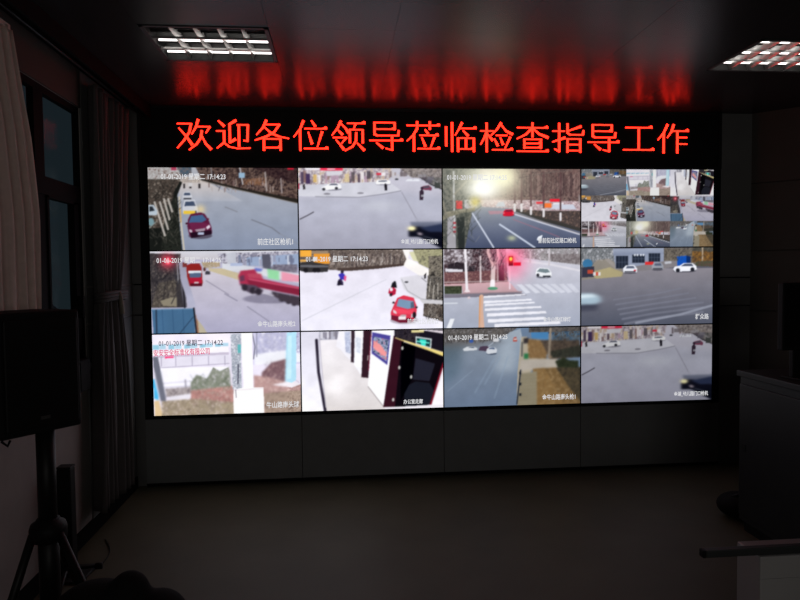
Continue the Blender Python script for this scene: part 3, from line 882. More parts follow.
def yard():                 # bleached yard with a white pillar and a sign board roof
    c = Canvas((58, 42, 785, 437), (226, 220, 236), 31)
    c.R((236, 230, 244), 50, 40, 440, 110)
    for k in range(5):
        x = 60 + 76 * k
        c.R((150, 196, 216), x, 92, x + 30, 116); c.R((176, 208, 226), x + 32, 90, x + 64, 114)
    c.P((240, 236, 246), 56, 120, 430, 104, 430, 134, 56, 144)
    c.P((196, 188, 206), 60, 146, 430, 134, 430, 146, 62, 156)
    c.R((240, 76, 130), 118, 148, 160, 164)
    c.P((222, 218, 232), 84, 160, 430, 146, 430, 194, 90, 204); c.L((176, 170, 190), 4, 90, 204, 430, 190)
    for x in (100, 170, 250, 330, 410): c.L((170, 164, 184), 4, x, 152, x, 196)
    c.R((240, 238, 250), 90, 204, 430, 330)
    c.L((180, 176, 190), 3, 100, 280, 240, 272); c.L((170, 166, 180), 4, 112, 300, 240, 296); c.L((120, 116, 128), 5, 214, 264, 216, 300)
    c.P((110, 112, 126), 60, 150, 84, 150, 118, 350, 118, 366, 92, 366, 62, 200)
    c.P((80, 180, 226), 58, 260, 64, 256, 82, 340, 82, 360, 60, 352); c.P((216, 190, 150), 60, 366, 84, 360, 100, 437, 62, 437)
    c.N([(150, 140, 140), (190, 182, 184), (110, 100, 104)], 7, 116, 306, 250, 300, 250, 340, 120, 345)
    c.P((226, 222, 232), 120, 346, 246, 332, 236, 356, 150, 366)
    c.N([(130, 136, 122), (166, 168, 158), (106, 112, 98), (206, 202, 206)], 8, 240, 280, 270, 240, 320, 262, 352, 206, 384, 226, 430, 206, 440, 310, 240, 314)
    c.N([(176, 130, 126), (206, 160, 152), (146, 106, 104), (190, 170, 160)], 7, 240, 316, 450, 300, 450, 390, 240, 384)
    c.N([(150, 136, 116), (184, 170, 150), (120, 108, 92), (206, 190, 180)], 7, 96, 366, 250, 358, 450, 380, 450, 437, 96, 437)
    c.twigs((86, 96, 78), 70, 244, 250, 436, 318, 26, 2.5, .6); c.twigs((120, 84, 84), 70, 244, 330, 446, 392, 26, 2, .5); c.twigs((236, 222, 220), 50, 110, 330, 446, 430, 22, 2, .5); c.twigs((104, 92, 82), 50, 110, 376, 446, 434, 22, 2, .5)
    # right hand ground
    c.R((206, 202, 226), 540, 42, 785, 200)
    c.N([(176, 176, 206), (206, 204, 226), (150, 150, 180), (226, 224, 238)], 12, 560, 42, 785, 42, 785, 140, 560, 170)
    c.P((232, 232, 240), 556, 150, 620, 140, 720, 130, 785, 150, 785, 190, 556, 200)
    c.N([(140, 110, 116), (110, 84, 92), (176, 146, 146)], 8, 590, 240, 640, 190, 720, 172, 730, 280, 590, 300)
    c.N([(196, 160, 158), (160, 128, 126), (214, 186, 180)], 7, 550, 250, 620, 260, 720, 290, 785, 300, 785, 437, 596, 437, 550, 310)
    c.twigs((96, 72, 80), 50, 600, 200, 720, 280, 24, 2, .6); c.twigs((226, 206, 204), 60, 600, 250, 780, 430, 22, 2, .5); c.twigs((116, 92, 90), 60, 604, 270, 780, 434, 22, 2, .5)
    c.P((232, 226, 232), 640, 300, 740, 282, 785, 300, 740, 316)
    c.N([(150, 130, 118), (186, 166, 152), (120, 102, 94)], 7, 600, 340, 785, 330, 785, 437, 600, 437)
    c.P((176, 218, 236), 720, 44, 768, 42, 762, 280, 740, 292, 706, 284)
    c.P((196, 230, 244), 726, 60, 744, 60, 738, 270, 716, 276)
    c.soften(60, 220, 450, 437, 2, 2); c.soften(545, 42, 720, 437, 2.4, 2.4)
    # lattice post and cables
    c.N([(190, 196, 206), (140, 146, 160), (220, 222, 230)], 6, 440, 46, 492, 44, 490, 316, 446, 316)
    c.R((100, 176, 180), 474, 98, 490, 140); c.L((80, 80, 96), 6, 476, 196, 472, 290)
    c.L((110, 110, 126), 5, 548, 44, 560, 110, 552, 170); c.L((140, 140, 156), 4, 570, 44, 568, 160)
    # white pillar
    c.P((252, 246, 250), 492, 42, 548, 42, 546, 312, 500, 312)
    c.P((252, 248, 250), 450, 320, 500, 310, 598, 312, 600, 437, 448, 437)
    c.L((206, 196, 206), 3, 450, 322, 596, 316); c.L((120, 116, 124), 4, 460, 320, 462, 358)
    return c.out(1.0)


def corridor():             # white corridor with dark doors
    c = Canvas((38, 32, 762, 440), (226, 222, 228), 32)
    c.G((232, 228, 234), (214, 208, 208), 130, 36, 300, 36, 460, 440, 150, 440)
    c.G((216, 214, 228), (240, 238, 248), 38, 32, 130, 32, 156, 440, 38, 440)
    c.R((176, 176, 190), 130, 32, 228, 76)
    c.bars([(120, 116, 130), (216, 214, 224), (150, 146, 156)], 16, 132, 32, 228, 74, 5, 14, .5, 1)
    c.L((46, 40, 56), 15, 116, 76, 124, 240, 138, 330, 154, 436); c.L((170, 166, 180), 4, 130, 50, 142, 240, 158, 420)
    c.GL((255, 252, 255), 210, 306, 60, .6); c.GL((255, 252, 255), 170, 180, 40, .4)
    c.P((236, 234, 242), 228, 32, 300, 32, 296, 192, 262, 160, 236, 124, 214, 110)
    c.P((176, 174, 200), 258, 60, 288, 70, 286, 90, 258, 76); c.N([(200, 206, 226), (170, 176, 200)], 6, 258, 36, 286, 36, 288, 150, 262, 140)
    c.P((60, 46, 56), 292, 32, 310, 32, 304, 196, 288, 192)
    c.P((240, 240, 248), 310, 32, 354, 32, 340, 262, 304, 206)
    c.N([(200, 206, 220), (226, 230, 238)], 7, 316, 66, 340, 70, 336, 150, 314, 140)
    c.P((58, 36, 46), 354, 32, 396, 32, 376, 276, 340, 272); c.P((110, 40, 62), 388, 60, 396, 40, 380, 240, 374, 240)
    c.L((200, 190, 186), 4, 376, 160, 374, 184)
    c.P((246, 246, 252), 396, 34, 508, 32, 456, 428, 374, 318)
    c.L((150, 140, 140), 4, 374, 320, 452, 426)
    c.P((80, 74, 150), 398, 40, 492, 60, 474, 212, 394, 150)
    c.N([(206, 130, 140), (110, 116, 150), (190, 206, 226), (60, 70, 96)], 9, 406, 62, 484, 82, 470, 192, 400, 140)
    c.P((230, 150, 150), 404, 82, 440, 106, 470, 150, 466, 170, 424, 140, 402, 118)
    c.P((60, 28, 40), 508, 60, 560, 84, 548, 240, 510, 430, 450, 430)
    c.P((22, 18, 24), 548, 90, 762, 168, 762, 220, 700, 424, 510, 430)
    c.P((34, 30, 40), 512, 32, 762, 34, 762, 150, 700, 130, 512, 68)
    c.N([(44, 40, 50), (70, 62, 66), (30, 26, 34)], 9, 520, 32, 640, 32, 640, 100, 516, 70)
    c.P((222, 212, 220), 640, 32, 762, 40, 762, 54, 660, 36)
    c.R((216, 206, 150), 600, 34, 664, 46)
    c.P((226, 206, 130), 512, 72, 518, 70, 762, 152, 762, 172, 700, 146)
    c.P((206, 214, 216), 620, 66, 704, 80, 700, 132, 620, 106); c.P((26, 70, 72), 626, 74, 698, 86, 694, 124, 626, 102)
    c.P((60, 216, 196), 640, 80, 676, 86, 672, 116, 650, 112); c.L((120, 230, 216), 6, 628, 92, 690, 102)
    c.P((42, 42, 54), 620, 180, 720, 210, 690, 300, 604, 290); c.P((34, 36, 46), 560, 330, 620, 300, 690, 310, 720, 360, 690, 424, 560, 428)
    c.P((10, 10, 14), 548, 90, 620, 116, 604, 280, 540, 400)
    c.P((120, 26, 44), 762, 200, 762, 230, 700, 424, 690, 424); c.P((240, 236, 242), 762, 260, 762, 424, 704, 424)
    for x, y in ((552, 126), (535, 226), (596, 276), (502, 392)): c.E((190, 190, 186), x, y, 6, 10)
    return c.out(1.3)


def highway():              # blue grey road beside a brown earth verge
    c = Canvas((42, 15, 748, 412), (120, 140, 166), 33)
    c.G((150, 160, 174), (116, 132, 156), 42, 100, 440, 30, 430, 200, 410, 415, 42, 415)
    c.G((98, 112, 124), (112, 134, 156), 42, 100, 140, 96, 120, 240, 42, 300)
    c.N([(92, 88, 86), (126, 120, 116), (70, 68, 70), (150, 146, 146)], 9, 42, 15, 420, 15, 380, 40, 320, 70, 200, 96, 42, 100)
    c.bars([(160, 158, 160), (84, 80, 82)], 34, 46, 40, 330, 96, 2, 6, .4, 1)
    c.P((170, 182, 196), 380, 36, 436, 20, 444, 60, 420, 240, 300, 240, 330, 90)
    c.soften(42, 80, 430, 420, 14, 12)
    c.L((186, 196, 208), 4, 436, 40, 440, 100); c.L((150, 166, 186), 5, 60, 330, 190, 226, al=.5)
    c.L((186, 196, 210), 4, 240, 130, 330, 60)
    for a in ((200, 340, 300, 170), (300, 370, 370, 160), (250, 300, 330, 160)): c.L((150, 168, 190), 10, *a, al=.35)
    # verge
    c.P((186, 176, 158), 440, 60, 470, 60, 480, 170, 620, 180, 630, 220, 500, 230, 430, 300, 414, 412, 420, 240)
    c.N([(150, 120, 84), (124, 98, 68), (166, 138, 100)], 9, 470, 70, 540, 80, 578, 130, 570, 176, 478, 172)
    c.N([(80, 70, 62), (110, 96, 84), (62, 56, 54)], 8, 540, 80, 745, 80, 748, 172, 590, 180)
    c.P((188, 180, 170), 436, 180, 620, 178, 660, 190, 650, 220, 520, 228, 430, 236)
    c.N([(140, 112, 76), (112, 90, 60), (128, 104, 72), (160, 134, 98)], 11, 500, 226, 620, 222, 748, 240, 748, 412, 500, 412)
    c.N([(150, 120, 80), (130, 104, 70), (166, 138, 98)], 9, 500, 226, 560, 222, 660, 412, 520, 412)
    c.N([(70, 64, 54), (94, 84, 66), (58, 54, 48)], 9, 620, 222, 748, 222, 748, 400, 700, 340)
    c.P((150, 142, 122), 430, 250, 520, 240, 520, 412, 418, 412)
    for k in range(9): c.L((140, 128, 100), 3, 430, 262 + 18 * k, 516, 258 + 18 * k, al=.6)
    c.R((50, 66, 96), 500, 36, 620, 46); c.P((84, 140, 190), 490, 40, 580, 36, 580, 78, 494, 70); c.N([(60, 84, 110), (110, 130, 146), (80, 70, 66)], 8, 600, 36, 748, 30, 748, 84, 600, 82)
    c.N([(110, 104, 100), (76, 74, 74)], 8, 480, 15, 748, 15, 748, 38, 480, 40)
    c.L((160, 146, 130), 12, 592, 24, 584, 170); c.E((150, 130, 110), 590, 168, 16, 6)
    c.N([(52, 54, 50), (76, 78, 66), (40, 40, 40)], 6, 590, 140, 748, 110, 748, 172, 600, 172)
    c.N([(38, 44, 34), (66, 72, 54)], 5, 616, 190, 660, 172, 690, 186, 740, 190, 740, 226, 630, 222)
    c.twigs((60, 54, 48), 60, 600, 60, 745, 170, 26, 2.5, .6); c.twigs((190, 160, 116), 40, 520, 240, 740, 400, 22, 2, .4); c.twigs((104, 84, 54), 50, 520, 240, 740, 400, 22, 2, .4)
    c.twigs((56, 54, 56), 50, 46, 50, 330, 92, 28, 2.5, .6)
    c.R((56, 128, 84), 454, 146, 476, 174); c.P((60, 56, 60), 452, 70, 476, 66, 476, 94, 452, 96)
    c.L((64, 70, 76), 6, 444, 90, 442, 160); c.L((56, 60, 70), 7, 436, 232, 428, 300, 416, 405)
    for y in (240, 296, 350): c.R((40, 44, 52), 428, y, 440, y + 14)
    c.soften(440, 60, 748, 412, 2.2, 2.2)
    # cars
    c.P((222, 226, 232), 138, 118, 160, 106, 196, 106, 214, 116, 210, 124, 146, 128); c.P((90, 100, 116), 164, 112, 176, 108, 194, 108, 200, 113)
    c.P((86, 70, 90), 218, 126, 228, 106, 266, 104, 276, 120, 264, 132)
    c.E((60, 70, 90), 286, 144, 28, 6, .8); c.P((220, 224, 232), 258, 136, 262, 120, 276, 110, 302, 112, 314, 124, 312, 140, 266, 146); c.P((90, 106, 136), 270, 120, 280, 113, 300, 114, 304, 122)
    c.P((226, 226, 230), 292, 76, 304, 66, 326, 70, 322, 84, 296, 84)
    c.P((190, 96, 90), 396, 78, 400, 64, 414, 60, 420, 84, 398, 86); c.R((226, 206, 200), 400, 70, 416, 76)
    c.E((70, 100, 170), 182, 78, 12, 10)
    return c.out()


def shrink(a, h, w):
    H, W = a.shape[:2]
    ye = np.linspace(0, H, h + 1).astype(int)
    xe = np.linspace(0, W, w + 1).astype(int)
    out = np.zeros((h, w, 3))
    for i in range(h):
        row = a[ye[i]:max(ye[i + 1], ye[i] + 1)].mean(0)
        for j in range(w):
            out[i, j] = row[xe[j]:max(xe[j + 1], xe[j] + 1)].mean(0)
    return out


pic = {(0, 0): road_west(), (0, 1): plaza(), (0, 2): avenue(),
       (1, 0): gate(), (1, 1): junction(), (1, 2): crossing(), (1, 3): forecourt(),
       (2, 0): yard(), (2, 1): corridor(), (2, 2): highway(), (2, 3): plaza(1.0, 34)}
# nine small pictures on one display
multi = np.zeros((226, 400, 3))
order = [[(1, 3), (2, 0), (2, 1)], [(1, 1), (0, 0), (1, 0)], [(1, 2), (0, 2), (2, 2)]]
xe = [0, 135, 267, 400]
ye = [0, 76, 151, 226]
for i in range(3):
    for j in range(3):
        h, w = ye[i + 1] - ye[i], xe[j + 1] - xe[j]
        t = shrink(pic[order[i][j]], h, w)
        g = t.mean(2, keepdims=True)
        multi[ye[i]:ye[i + 1], xe[j]:xe[j + 1]] = (t * .8 + g * .2) * .86 + 6
pic[(0, 3)] = multi
# each display unit has its own brightness setting
gain = {(2, 3): .76, (2, 2): .88, (1, 1): 1.02, (0, 0): .95, (1, 3): 1.0, (0, 1): .98}

M_PIC = bpy.data.materials.new('lit_display')
M_PIC.use_nodes = True
nt = M_PIC.node_tree
nt.nodes.clear()
o_ = nt.nodes.new('ShaderNodeOutputMaterial')
e_ = nt.nodes.new('ShaderNodeEmission')
a_ = nt.nodes.new('ShaderNodeAttribute')
a_.attribute_name = 'picture'
nt.links.new(a_.outputs['Color'], e_.inputs['Color'])
nt.links.new(e_.outputs[0], o_.inputs[0])
M_TEXT = emit('white_overlay_text', (.76, .76, .78), 1.0)
M_TEXTD = emit('dark_overlay_text', (.10, .09, .13), 1.0)
M_TEXTR = emit('pink_sign_text', (.75, .09, .22), 1.0)


def lin(a):
    a = a / 255.0
    return np.where(a <= .04045, a / 12.92, ((a + .055) / 1.055) ** 2.4)


def picture_mesh(name, img, w, h, parent):
    nx, ny = 190, 107
    xs_ = np.linspace(0, img.shape[1] - 1, nx)
    ys_ = np.linspace(0, img.shape[0] - 1, ny)
    ix, iy = np.minimum(xs_.astype(int), img.shape[1] - 2), np.minimum(ys_.astype(int), img.shape[0] - 2)
    fx, fy = (xs_ - ix)[None, :, None], (ys_ - iy)[:, None, None]
    s = (img[iy][:, ix] * (1 - fx) + img[iy][:, ix + 1] * fx) * (1 - fy) + (img[iy + 1][:, ix] * (1 - fx) + img[iy + 1][:, ix + 1] * fx) * fy
    col = lin(s)
    gx, gz = np.meshgrid(np.linspace(-w / 2, w / 2, nx), np.linspace(h, 0, ny))
    co = np.stack([gx, np.zeros_like(gx), gz], -1).reshape(-1, 3)
    idx = np.arange(nx * ny).reshape(ny, nx)
    f = np.stack([idx[1:, :-1], idx[1:, 1:], idx[:-1, 1:], idx[:-1, :-1]], -1).reshape(-1, 4)
    me = bpy.data.meshes.new(name)
    me.vertices.add(len(co)); me.vertices.foreach_set('co', co.ravel().astype(np.float32))
    me.loops.add(f.size); me.loops.foreach_set('vertex_index', f.ravel().astype(np.int32))
    me.polygons.add(len(f))
    me.polygons.foreach_set('loop_start', (np.arange(len(f)) * 4).astype(np.int32))
    at = me.attributes.new('picture', 'FLOAT_COLOR', 'POINT')
    at.data.foreach_set('color', np.concatenate([col.reshape(-1, 3), np.ones((nx * ny, 1))], 1).ravel().astype(np.float32))
    me.update(calc_edges=True)
    me.materials.append(M_PIC)
    o = bpy.data.objects.new(name, me)
    COL.objects.link(o)
    o.parent = parent
    return o


def text_part(name, s, size, x, z, parent, m, align='LEFT', y=-.0012, sx=1.0, rot=0.0):
    cu = bpy.data.curves.new(name, 'FONT')
    cu.body = s
    cu.size = size
    cu.align_x = align
    cu.offset = .0006
    cu.resolution_u = 2
    t = bpy.data.objects.new(name, cu)
    COL.objects.link(t)
    bpy.context.view_layer.update()
    dg = bpy.context.evaluated_depsgraph_get()
    me = bpy.data.meshes.new_from_object(t.evaluated_get(dg))
    bpy.data.objects.remove(t)
    bpy.data.curves.remove(cu)
    me.transform(Matrix.Rotation(math.pi / 2, 4, 'X') @ Matrix.Rotation(rot, 4, 'Z') @ Matrix.Diagonal((sx, 1, 1, 1)))
    me.materials.clear()
    me.materials.append(m)
    me.name = name
    o = bpy.data.objects.new(name, me)
    COL.objects.link(o)
    o.parent = parent
    o.location = (x, y, z)
    return o


LAB = {
    (0, 0): 'lit wall display showing a wide pale road with a dark red saloon and white cars',
    (0, 1): 'bright top row wall display showing a shop square and a dark car',
    (0, 2): 'lit wall display showing low sun glare over a tree lined road with lane lines',
    (0, 3): 'top right wall display split into nine small camera pictures',
    (1, 0): 'lit wall display showing two red lorries and a blue gate',
    (1, 1): 'lit wall display showing a bright street with two motorcycles and a red hatchback',
    (1, 2): 'lit wall display showing a zebra crossing under a red traffic light',
    (1, 3): 'dim wall display showing a grey road, a glazed shop and a blue kiosk',
    (2, 0): 'lit wall display showing a bleached yard with a white pillar and shrubs',
    (2, 1): 'lit wall display showing a white corridor with dark doors and green exit sign',
    (2, 2): 'lit wall display showing a blue grey road beside a brown earth verge',
    (2, 3): 'dimmer wall display in the bottom right corner showing a shop square and a dark car',
}
STAMP = {(0, 0): ('01-01-2019 星期二 17:14:23', M_TEXT), (0, 2): ('01-01-2019 星期二 17:14:25', M_TEXT),
         (1, 0): ('01-01-2019 星期二 17:14:25', M_TEXT), (1, 1): ('01-01-2019 星期二 17:14:23', M_TEXT),
         (2, 0): ('01-01-2019 星期二 17:14:22', M_TEXTD), (2, 2): ('01-01-2019 星期二 17:14:25', M_TEXT)}
CAP = {(0, 0): '前庄社区枪机1', (0, 1): '金湖_幼儿园门口枪机', (0, 2): '曹前街社区路口枪机', (1, 0): '金牛山路南头枪2',
       (1, 1): '前庄社区枪机2', (1, 2): '金牛山路红绿灯', (1, 3): '群众路', (2, 0): '牛山路南头球', (2, 1): '办公室走廊',
       (2, 2): '金牛山路南头枪1', (2, 3): '金湖_幼儿园门口枪机'}
CAPSIZE = {(0, 0): .050, (0, 1): .036, (2, 3): .036, (0, 2): .041, (1, 0): .045, (1, 1): .045, (1, 2): .038, (1, 3): .045, (2, 0): .049, (2, 1): .036, (2, 2): .044}
GAP = .009
pw, ph = PW - GAP, PH - GAP
for r in range(3):
    for c in range(4):
        t = thing('display_panel', (PW * (c + .5), 0, Z0 + PH * (2 - r)), LAB[(r, c)], 'display', 'displays of the video wall')
        bm = boxes((-PW / 2 + .0006, PW / 2 - .0006, .0015, .075, .0006, PH - .0006))
        obj('housing', bm, M_BLACK, t)
        bm = boxes((-PW / 2 + .0006, -pw / 2, -.002, .0015, 0.0006, PH - .0006), (pw / 2, PW / 2 - .0006, -.002, .0015, .0006, PH - .0006),
                   (-pw / 2, pw / 2, -.002, .0015, .0006, GAP / 2), (-pw / 2, pw / 2, -.002, .0015, PH - GAP / 2, PH - .0006))
        obj('bezel', bm, M_BLACK, t)
        p = picture_mesh('picture', pic[(r, c)] * gain.get((r, c), 1.0), pw, ph, t)
        p.location = (0, 0, GAP / 2)
        if (r, c) in STAMP:
            s, m = STAMP[(r, c)]
            text_part('timestamp', s, .047, -pw / 2 + {(0, 0): .085, (0, 2): .03, (2, 2): .03}.get((r, c), .042), PH - GAP / 2 - .078, p, m, sx=.80).location.z -= GAP / 2
        if (r, c) in CAP:
            text_part('caption', CAP[(r, c)], CAPSIZE.get((r, c), .054), pw / 2 - {(2, 1): .148, (1, 2): .07, (2, 0): .012}.get((r, c), .028), .035, p, M_TEXT, 'RIGHT', sx=.78)
        if (r, c) == (2, 0):
            text_part('sign_text', '安安安全标准化有限公司', .05, -pw / 2 + .005, ph - .147, p, M_TEXTR, sx=.7, rot=.02)

# ------------------------------------------------------------------ red LED message board above the displays
STROKES = {
 '欢': [(4,16,42,16,37,42,22,68,3,92), (8,30,28,56,44,82), (62,3,56,26,44,48), (56,25,95,25,84,44), (72,38,69,60,57,80,36,98), (72,54,82,78,97,96)],
 '迎': [(9,6,24,22), (3,38,24,38,24,74,4,92), (24,76,38,88,60,93,97,92), (58,4,40,16,40,74,56,64), (62,18,92,18,90,70,80,68), (66,18,66,86)],
 '各': [(34,3,24,26,6,48), (30,16,72,16,56,40,34,54,2,66), (28,24,48,44,70,54,97,60), (26,62,26,98), (26,62,74,62,74,98), (26,90,74,90)],
 '位': [(30,3,20,30,2,54), (20,32,20,98), (54,3,64,20), (34,28,96,28), (44,40,54,76), (84,38,70,86), (32,92,99,92)],
 '领': [(28,3,18,26,2,48), (30,12,42,26,50,40), (20,32,32,46), (6,56,44,56,30,74), (14,64,26,80,36,94), (48,9,98,9), (72,10,66,26), (54,30,54,72), (54,30,92,30,92,72), (73,40,72,66,62,84,40,98), (76,74,96,96)],
 '导': [(16,6,76,6,76,28), (16,27,76,27), (16,6,16,44,24,48,86,48,88,32), (2,64,98,64), (68,52,68,95,50,90), (22,72,40,88)],
 '莅': [(2,14,98,14), (32,2,32,26), (70,2,70,26), (30,28,20,46,2,64), (22,48,22,98), (56,28,64,40), (40,46,94,46), (46,54,56,82), (84,52,72,86), (34,90,98,90)],
 '临': [(8,18,8,80), (26,4,26,98), (56,4,48,22,36,44), (52,22,98,22), (60,30,74,46), (44,54,44,98), (44,54,92,54,92,98), (68,54,68,90), (44,90,92,90)],
 '检': [(2,30,40,30), (20,4,20,98), (20,34,12,54,2,74), (24,42,38,60), (64,3,52,24,34,44), (64,8,80,30,99,40), (50,44,82,44), (44,56,54,78), (62,52,70,74), (92,50,76,88), (38,92,98,92)],
 '查': [(4,18,96,18), (50,2,50,48), (48,20,30,40,3,54), (52,20,70,38,98,50), (25,56,25,86), (25,56,76,56,76,86), (25,70,76,70), (25,84,76,84), (3,96,98,96)],
 '指': [(2,28,38,28), (22,3,22,96,8,88), (2,64,40,50), (48,4,48,34,56,40,96,40,98,26), (90,12,48,28), (48,54,48,98), (48,54,88,54,88,98), (48,73,88,73), (48,93,88,93)],
 '工': [(10,14,92,14), (51,14,51,88), (3,89,98,89)],
 '作': [(32,3,20,30,2,54), (20,32,20,98), (52,3,44,28,32,46), (46,24,98,24), (64,24,64,98), (64,46,94,46), (64,68,94,68)],
}


def stroke_char(ch, w, h):
    bm = bmesh.new()
    d = .003

    def prism(q):
        if len(q) < 3: return
        f = [bm.verts.new((x, -.0045, z)) for x, z in q]
        b = [bm.verts.new((x, -.0045 + d, z)) for x, z in q]
        n = len(q)
        bm.faces.new(f); bm.faces.new(b[::-1])
        for i in range(n): bm.faces.new((f[i], b[i], b[(i + 1) % n], f[(i + 1) % n]))
    for s in STROKES[ch]:
        p = [((s[i] / 100 - .5) * w, (1 - s[i + 1] / 100) * h) for i in range(0, len(s), 2)]
        n = len(p)
        for i in range(n - 1):
            (x0, z0), (x1, z1) = p[i], p[i + 1]
            dx, dz = x1 - x0, z1 - z0
            l = math.hypot(dx, dz)
            ux, uz = dx / l, dz / l
            v = abs(uz)
            wd = (.0090 if v < .25 else .0155) * .5          # thin level strokes, thick upright ones
            a0 = a1 = wd
            if .25 < v < .97:
                a0, a1 = (wd * 1.15, wd * .55) if dx < 0 else (wd * .6, wd * 1.25)
                if n > 2 and i < n - 2: a1 = wd * .9
                if n > 2 and i > 0: a0 = wd * .9
            e = .004
            x0 -= ux * e; z0 -= uz * e; x1 += ux * e; z1 += uz * e
            nx_, nz_ = -uz, ux
            prism([(x0 + nx_ * a0, z0 + nz_ * a0), (x0 - nx_ * a0, z0 - nz_ * a0), (x1 - nx_ * a1, z1 - nz_ * a1), (x1 + nx_ * a1, z1 + nz_ * a1)])
            # serif wedge at the right end of a level stroke
            if v < .2 and i == n - 2 and dx > .1:
                prism([(x1 - .03, z1 + .004), (x1 + .002, z1 - .006), (x1 + .002, z1 + .012), (x1 - .010, z1 + .016)])
    bmesh.ops.recalc_face_normals(bm, faces=bm.faces[:])
    return bm


sign = thing('led_message_board', (WW / 2, 0, ZT), 'wide black message board with glowing red Chinese characters above the displays', 'message board')
obj('housing', boxes((-WW / 2 - .055, WW / 2 + .05, .0, .075, .0, CEIL - ZT - .001)), M_BLACK, sign)
obj('frame', boxes((-WW / 2 - .055, WW / 2 + .05, -.012, .0, .0, .016), (-WW / 2 - .055, WW / 2 + .05, -.012, .0, CEIL - ZT - .018, CEIL - ZT - .001),
                   (-WW / 2 - .055, -WW / 2 - .03, -.012, 0, .016, CEIL - ZT - .018), (WW / 2 + .025, WW / 2 + .05, -.012, 0, .016, CEIL - ZT - .018)), M_BLACKMETAL, sign)
msg = '欢迎各位领导莅临检查指导工作'
x0, x1 = .188, 3.882
cp = (x1 - x0) / 14
for i, ch in enumerate(msg):
    o = obj('character', stroke_char(ch, cp * .90, .214), M_LED, sign)
    o.location = (x0 + cp * (i + .5) - WW / 2, 0, 1.834 + Z0 - ZT)

# black edge strips beside the displays
tag(obj('trim_4', boxes((-.055, -.001, -.004, .075, Z0 - .02, ZT)), M_BLACK), kind='structure')
tag(obj('trim_5', boxes((WW + .001, WW + .05, -.004, .075, Z0 - .02, ZT)), M_BLACK), kind='structure')

# base panels under the displays
BL = ['dark grey base panel under the yard display, leftmost below the video wall', 'dark grey base panel on the floor under the corridor display',
      'dark grey base panel on the floor under the earth verge display', 'dark grey base panel under the bottom right display']
for k in range(4):
    xa, xb = PW * k + (-.055 if k == 0 else .002), PW * (k + 1) + (.05 if k == 3 else -.002)
    o = obj('base_panel', boxes((xa, xb, .0, .07, .0, Z0 - .021)), M_BASE)
    tag(o, BL[k], 'panel', 'base panels below the video wall')
tag(obj('baseboard_back', boxes((-.055, WW + .05, -.006, 0, 0, .02)), M_JOINT), kind='structure')

# ------------------------------------------------------------------ louvre ceiling lamps
def ceiling_lamp(x0, x1, y0, y1, label, dead=()):
    w, d = x1 - x0, y1 - y0
    t = thing('ceiling_light', ((x0 + x1) / 2, (y0 + y1) / 2, CEIL), label, 'ceiling light', 'louvre lamps in the ceiling')
    hw, hd = w / 2 - .003, d / 2 - .003
    H = .085
    obj('housing', boxes((-hw, hw, -hd, hd, H, H + .01), (-hw, -hw + .006, -hd, hd, .0, H), (hw - .006, hw, -hd, hd, 0, H),
                         (-hw, hw, -hd, -hd + .006, 0, H), (-hw, hw, hd - .006, hd, 0, H)), M_LHOUSE, t)
    obj('frame', boxes((-hw, hw, -hd, -hd + .018, -.004, .004), (-hw, hw, hd - .018, hd, -.004, .004),
                       (-hw, -hw + .018, -hd, hd, -.004, .004), (hw - .018, hw, -hd, hd, -.004, .004)), M_LHOUSE, t)
    rows, cols = 3, 5
    pd = 2 * (hd - .018) / rows
    pc = 2 * (hw - .018) / cols
    for k in range(rows):
        yc = -hd + .018 + pd * (k + .5)
        bm = bmesh.new()
        yt = (-.131, .029, .199)[k]
        tube(bm, [(-hw + .02, yt, .030), (hw - .02, yt, .030)], .0050, 12)
        obj('tube', bm, M_DEADTUBE if k in dead else M_TUBE, t, True)
        # curved reflector over the tube
        bm = bmesh.new()
        prof = []
        for q in range(9):
            u = -1 + 2 * q / 8
            prof.append((yc + u * pd * .47, .078 - .045 * u * u))
        va = [bm.verts.new((-hw + .008, y, z)) for y, z in prof]
        vb = [bm.verts.new((hw - .008, y, z)) for y, z in prof]
        for q in range(8): bm.faces.new((va[q], va[q + 1], vb[q + 1], vb[q]))
        obj('reflector', bm, M_LHOUSE, t, True)
    for k in range(1, rows):
        yc = -hd + .018 + pd * k
        bm = bmesh.new()
        box(bm, -hw + .018, hw - .018, yc - .003, yc + .003, .0, .010)
        obj('long_blade', bm, M_ALU, t)
    for k in range(1, cols):
        xc = -hw + .018 + pc * k
        bm = bmesh.new()
        a = [bm.verts.new(v) for v in ((xc - .014, -hd + .018, .046), (xc + .014, -hd + .018, .046), (xc, -hd + .018, .001))]
        b = [bm.verts.new(v) for v in ((xc - .014, hd - .018, .046), (xc + .014, hd - .018, .046), (xc, hd - .018, .001))]
        bm.faces.new(a); bm.faces.new(b[::-1])
        for q in range(3): bm.faces.new((a[q], b[q], b[(q + 1) % 3], a[(q + 1) % 3]))
        bmesh.ops.recalc_face_normals(bm, faces=bm.faces[:])
        obj('cross_blade', bm, M_ALU, t)
    return t


ceiling_lamp(*LAMPS[0], 'louvred ceiling light with two lit rows, above the left half of the displays', dead=(0,))
ceiling_lamp(*LAMPS[1], 'louvred ceiling light cut by the right edge of the picture')

# added fill light at the made-up rear window, lifts the dark panels
ld = bpy.data.lights.new('rear_fill_light', 'AREA')
ld.shape = 'RECTANGLE'; ld.size = 2.6; ld.size_y = 1.3
ld.energy = 17.0
ld.color = (1.0, .96, .92)
lo_ = bpy.data.objects.new('rear_fill_light', ld)
COL.objects.link(lo_)
lo_.location = (2.2, YR - .12, 1.65)
lo_.rotation_euler = (math.radians(90), 0, 0)

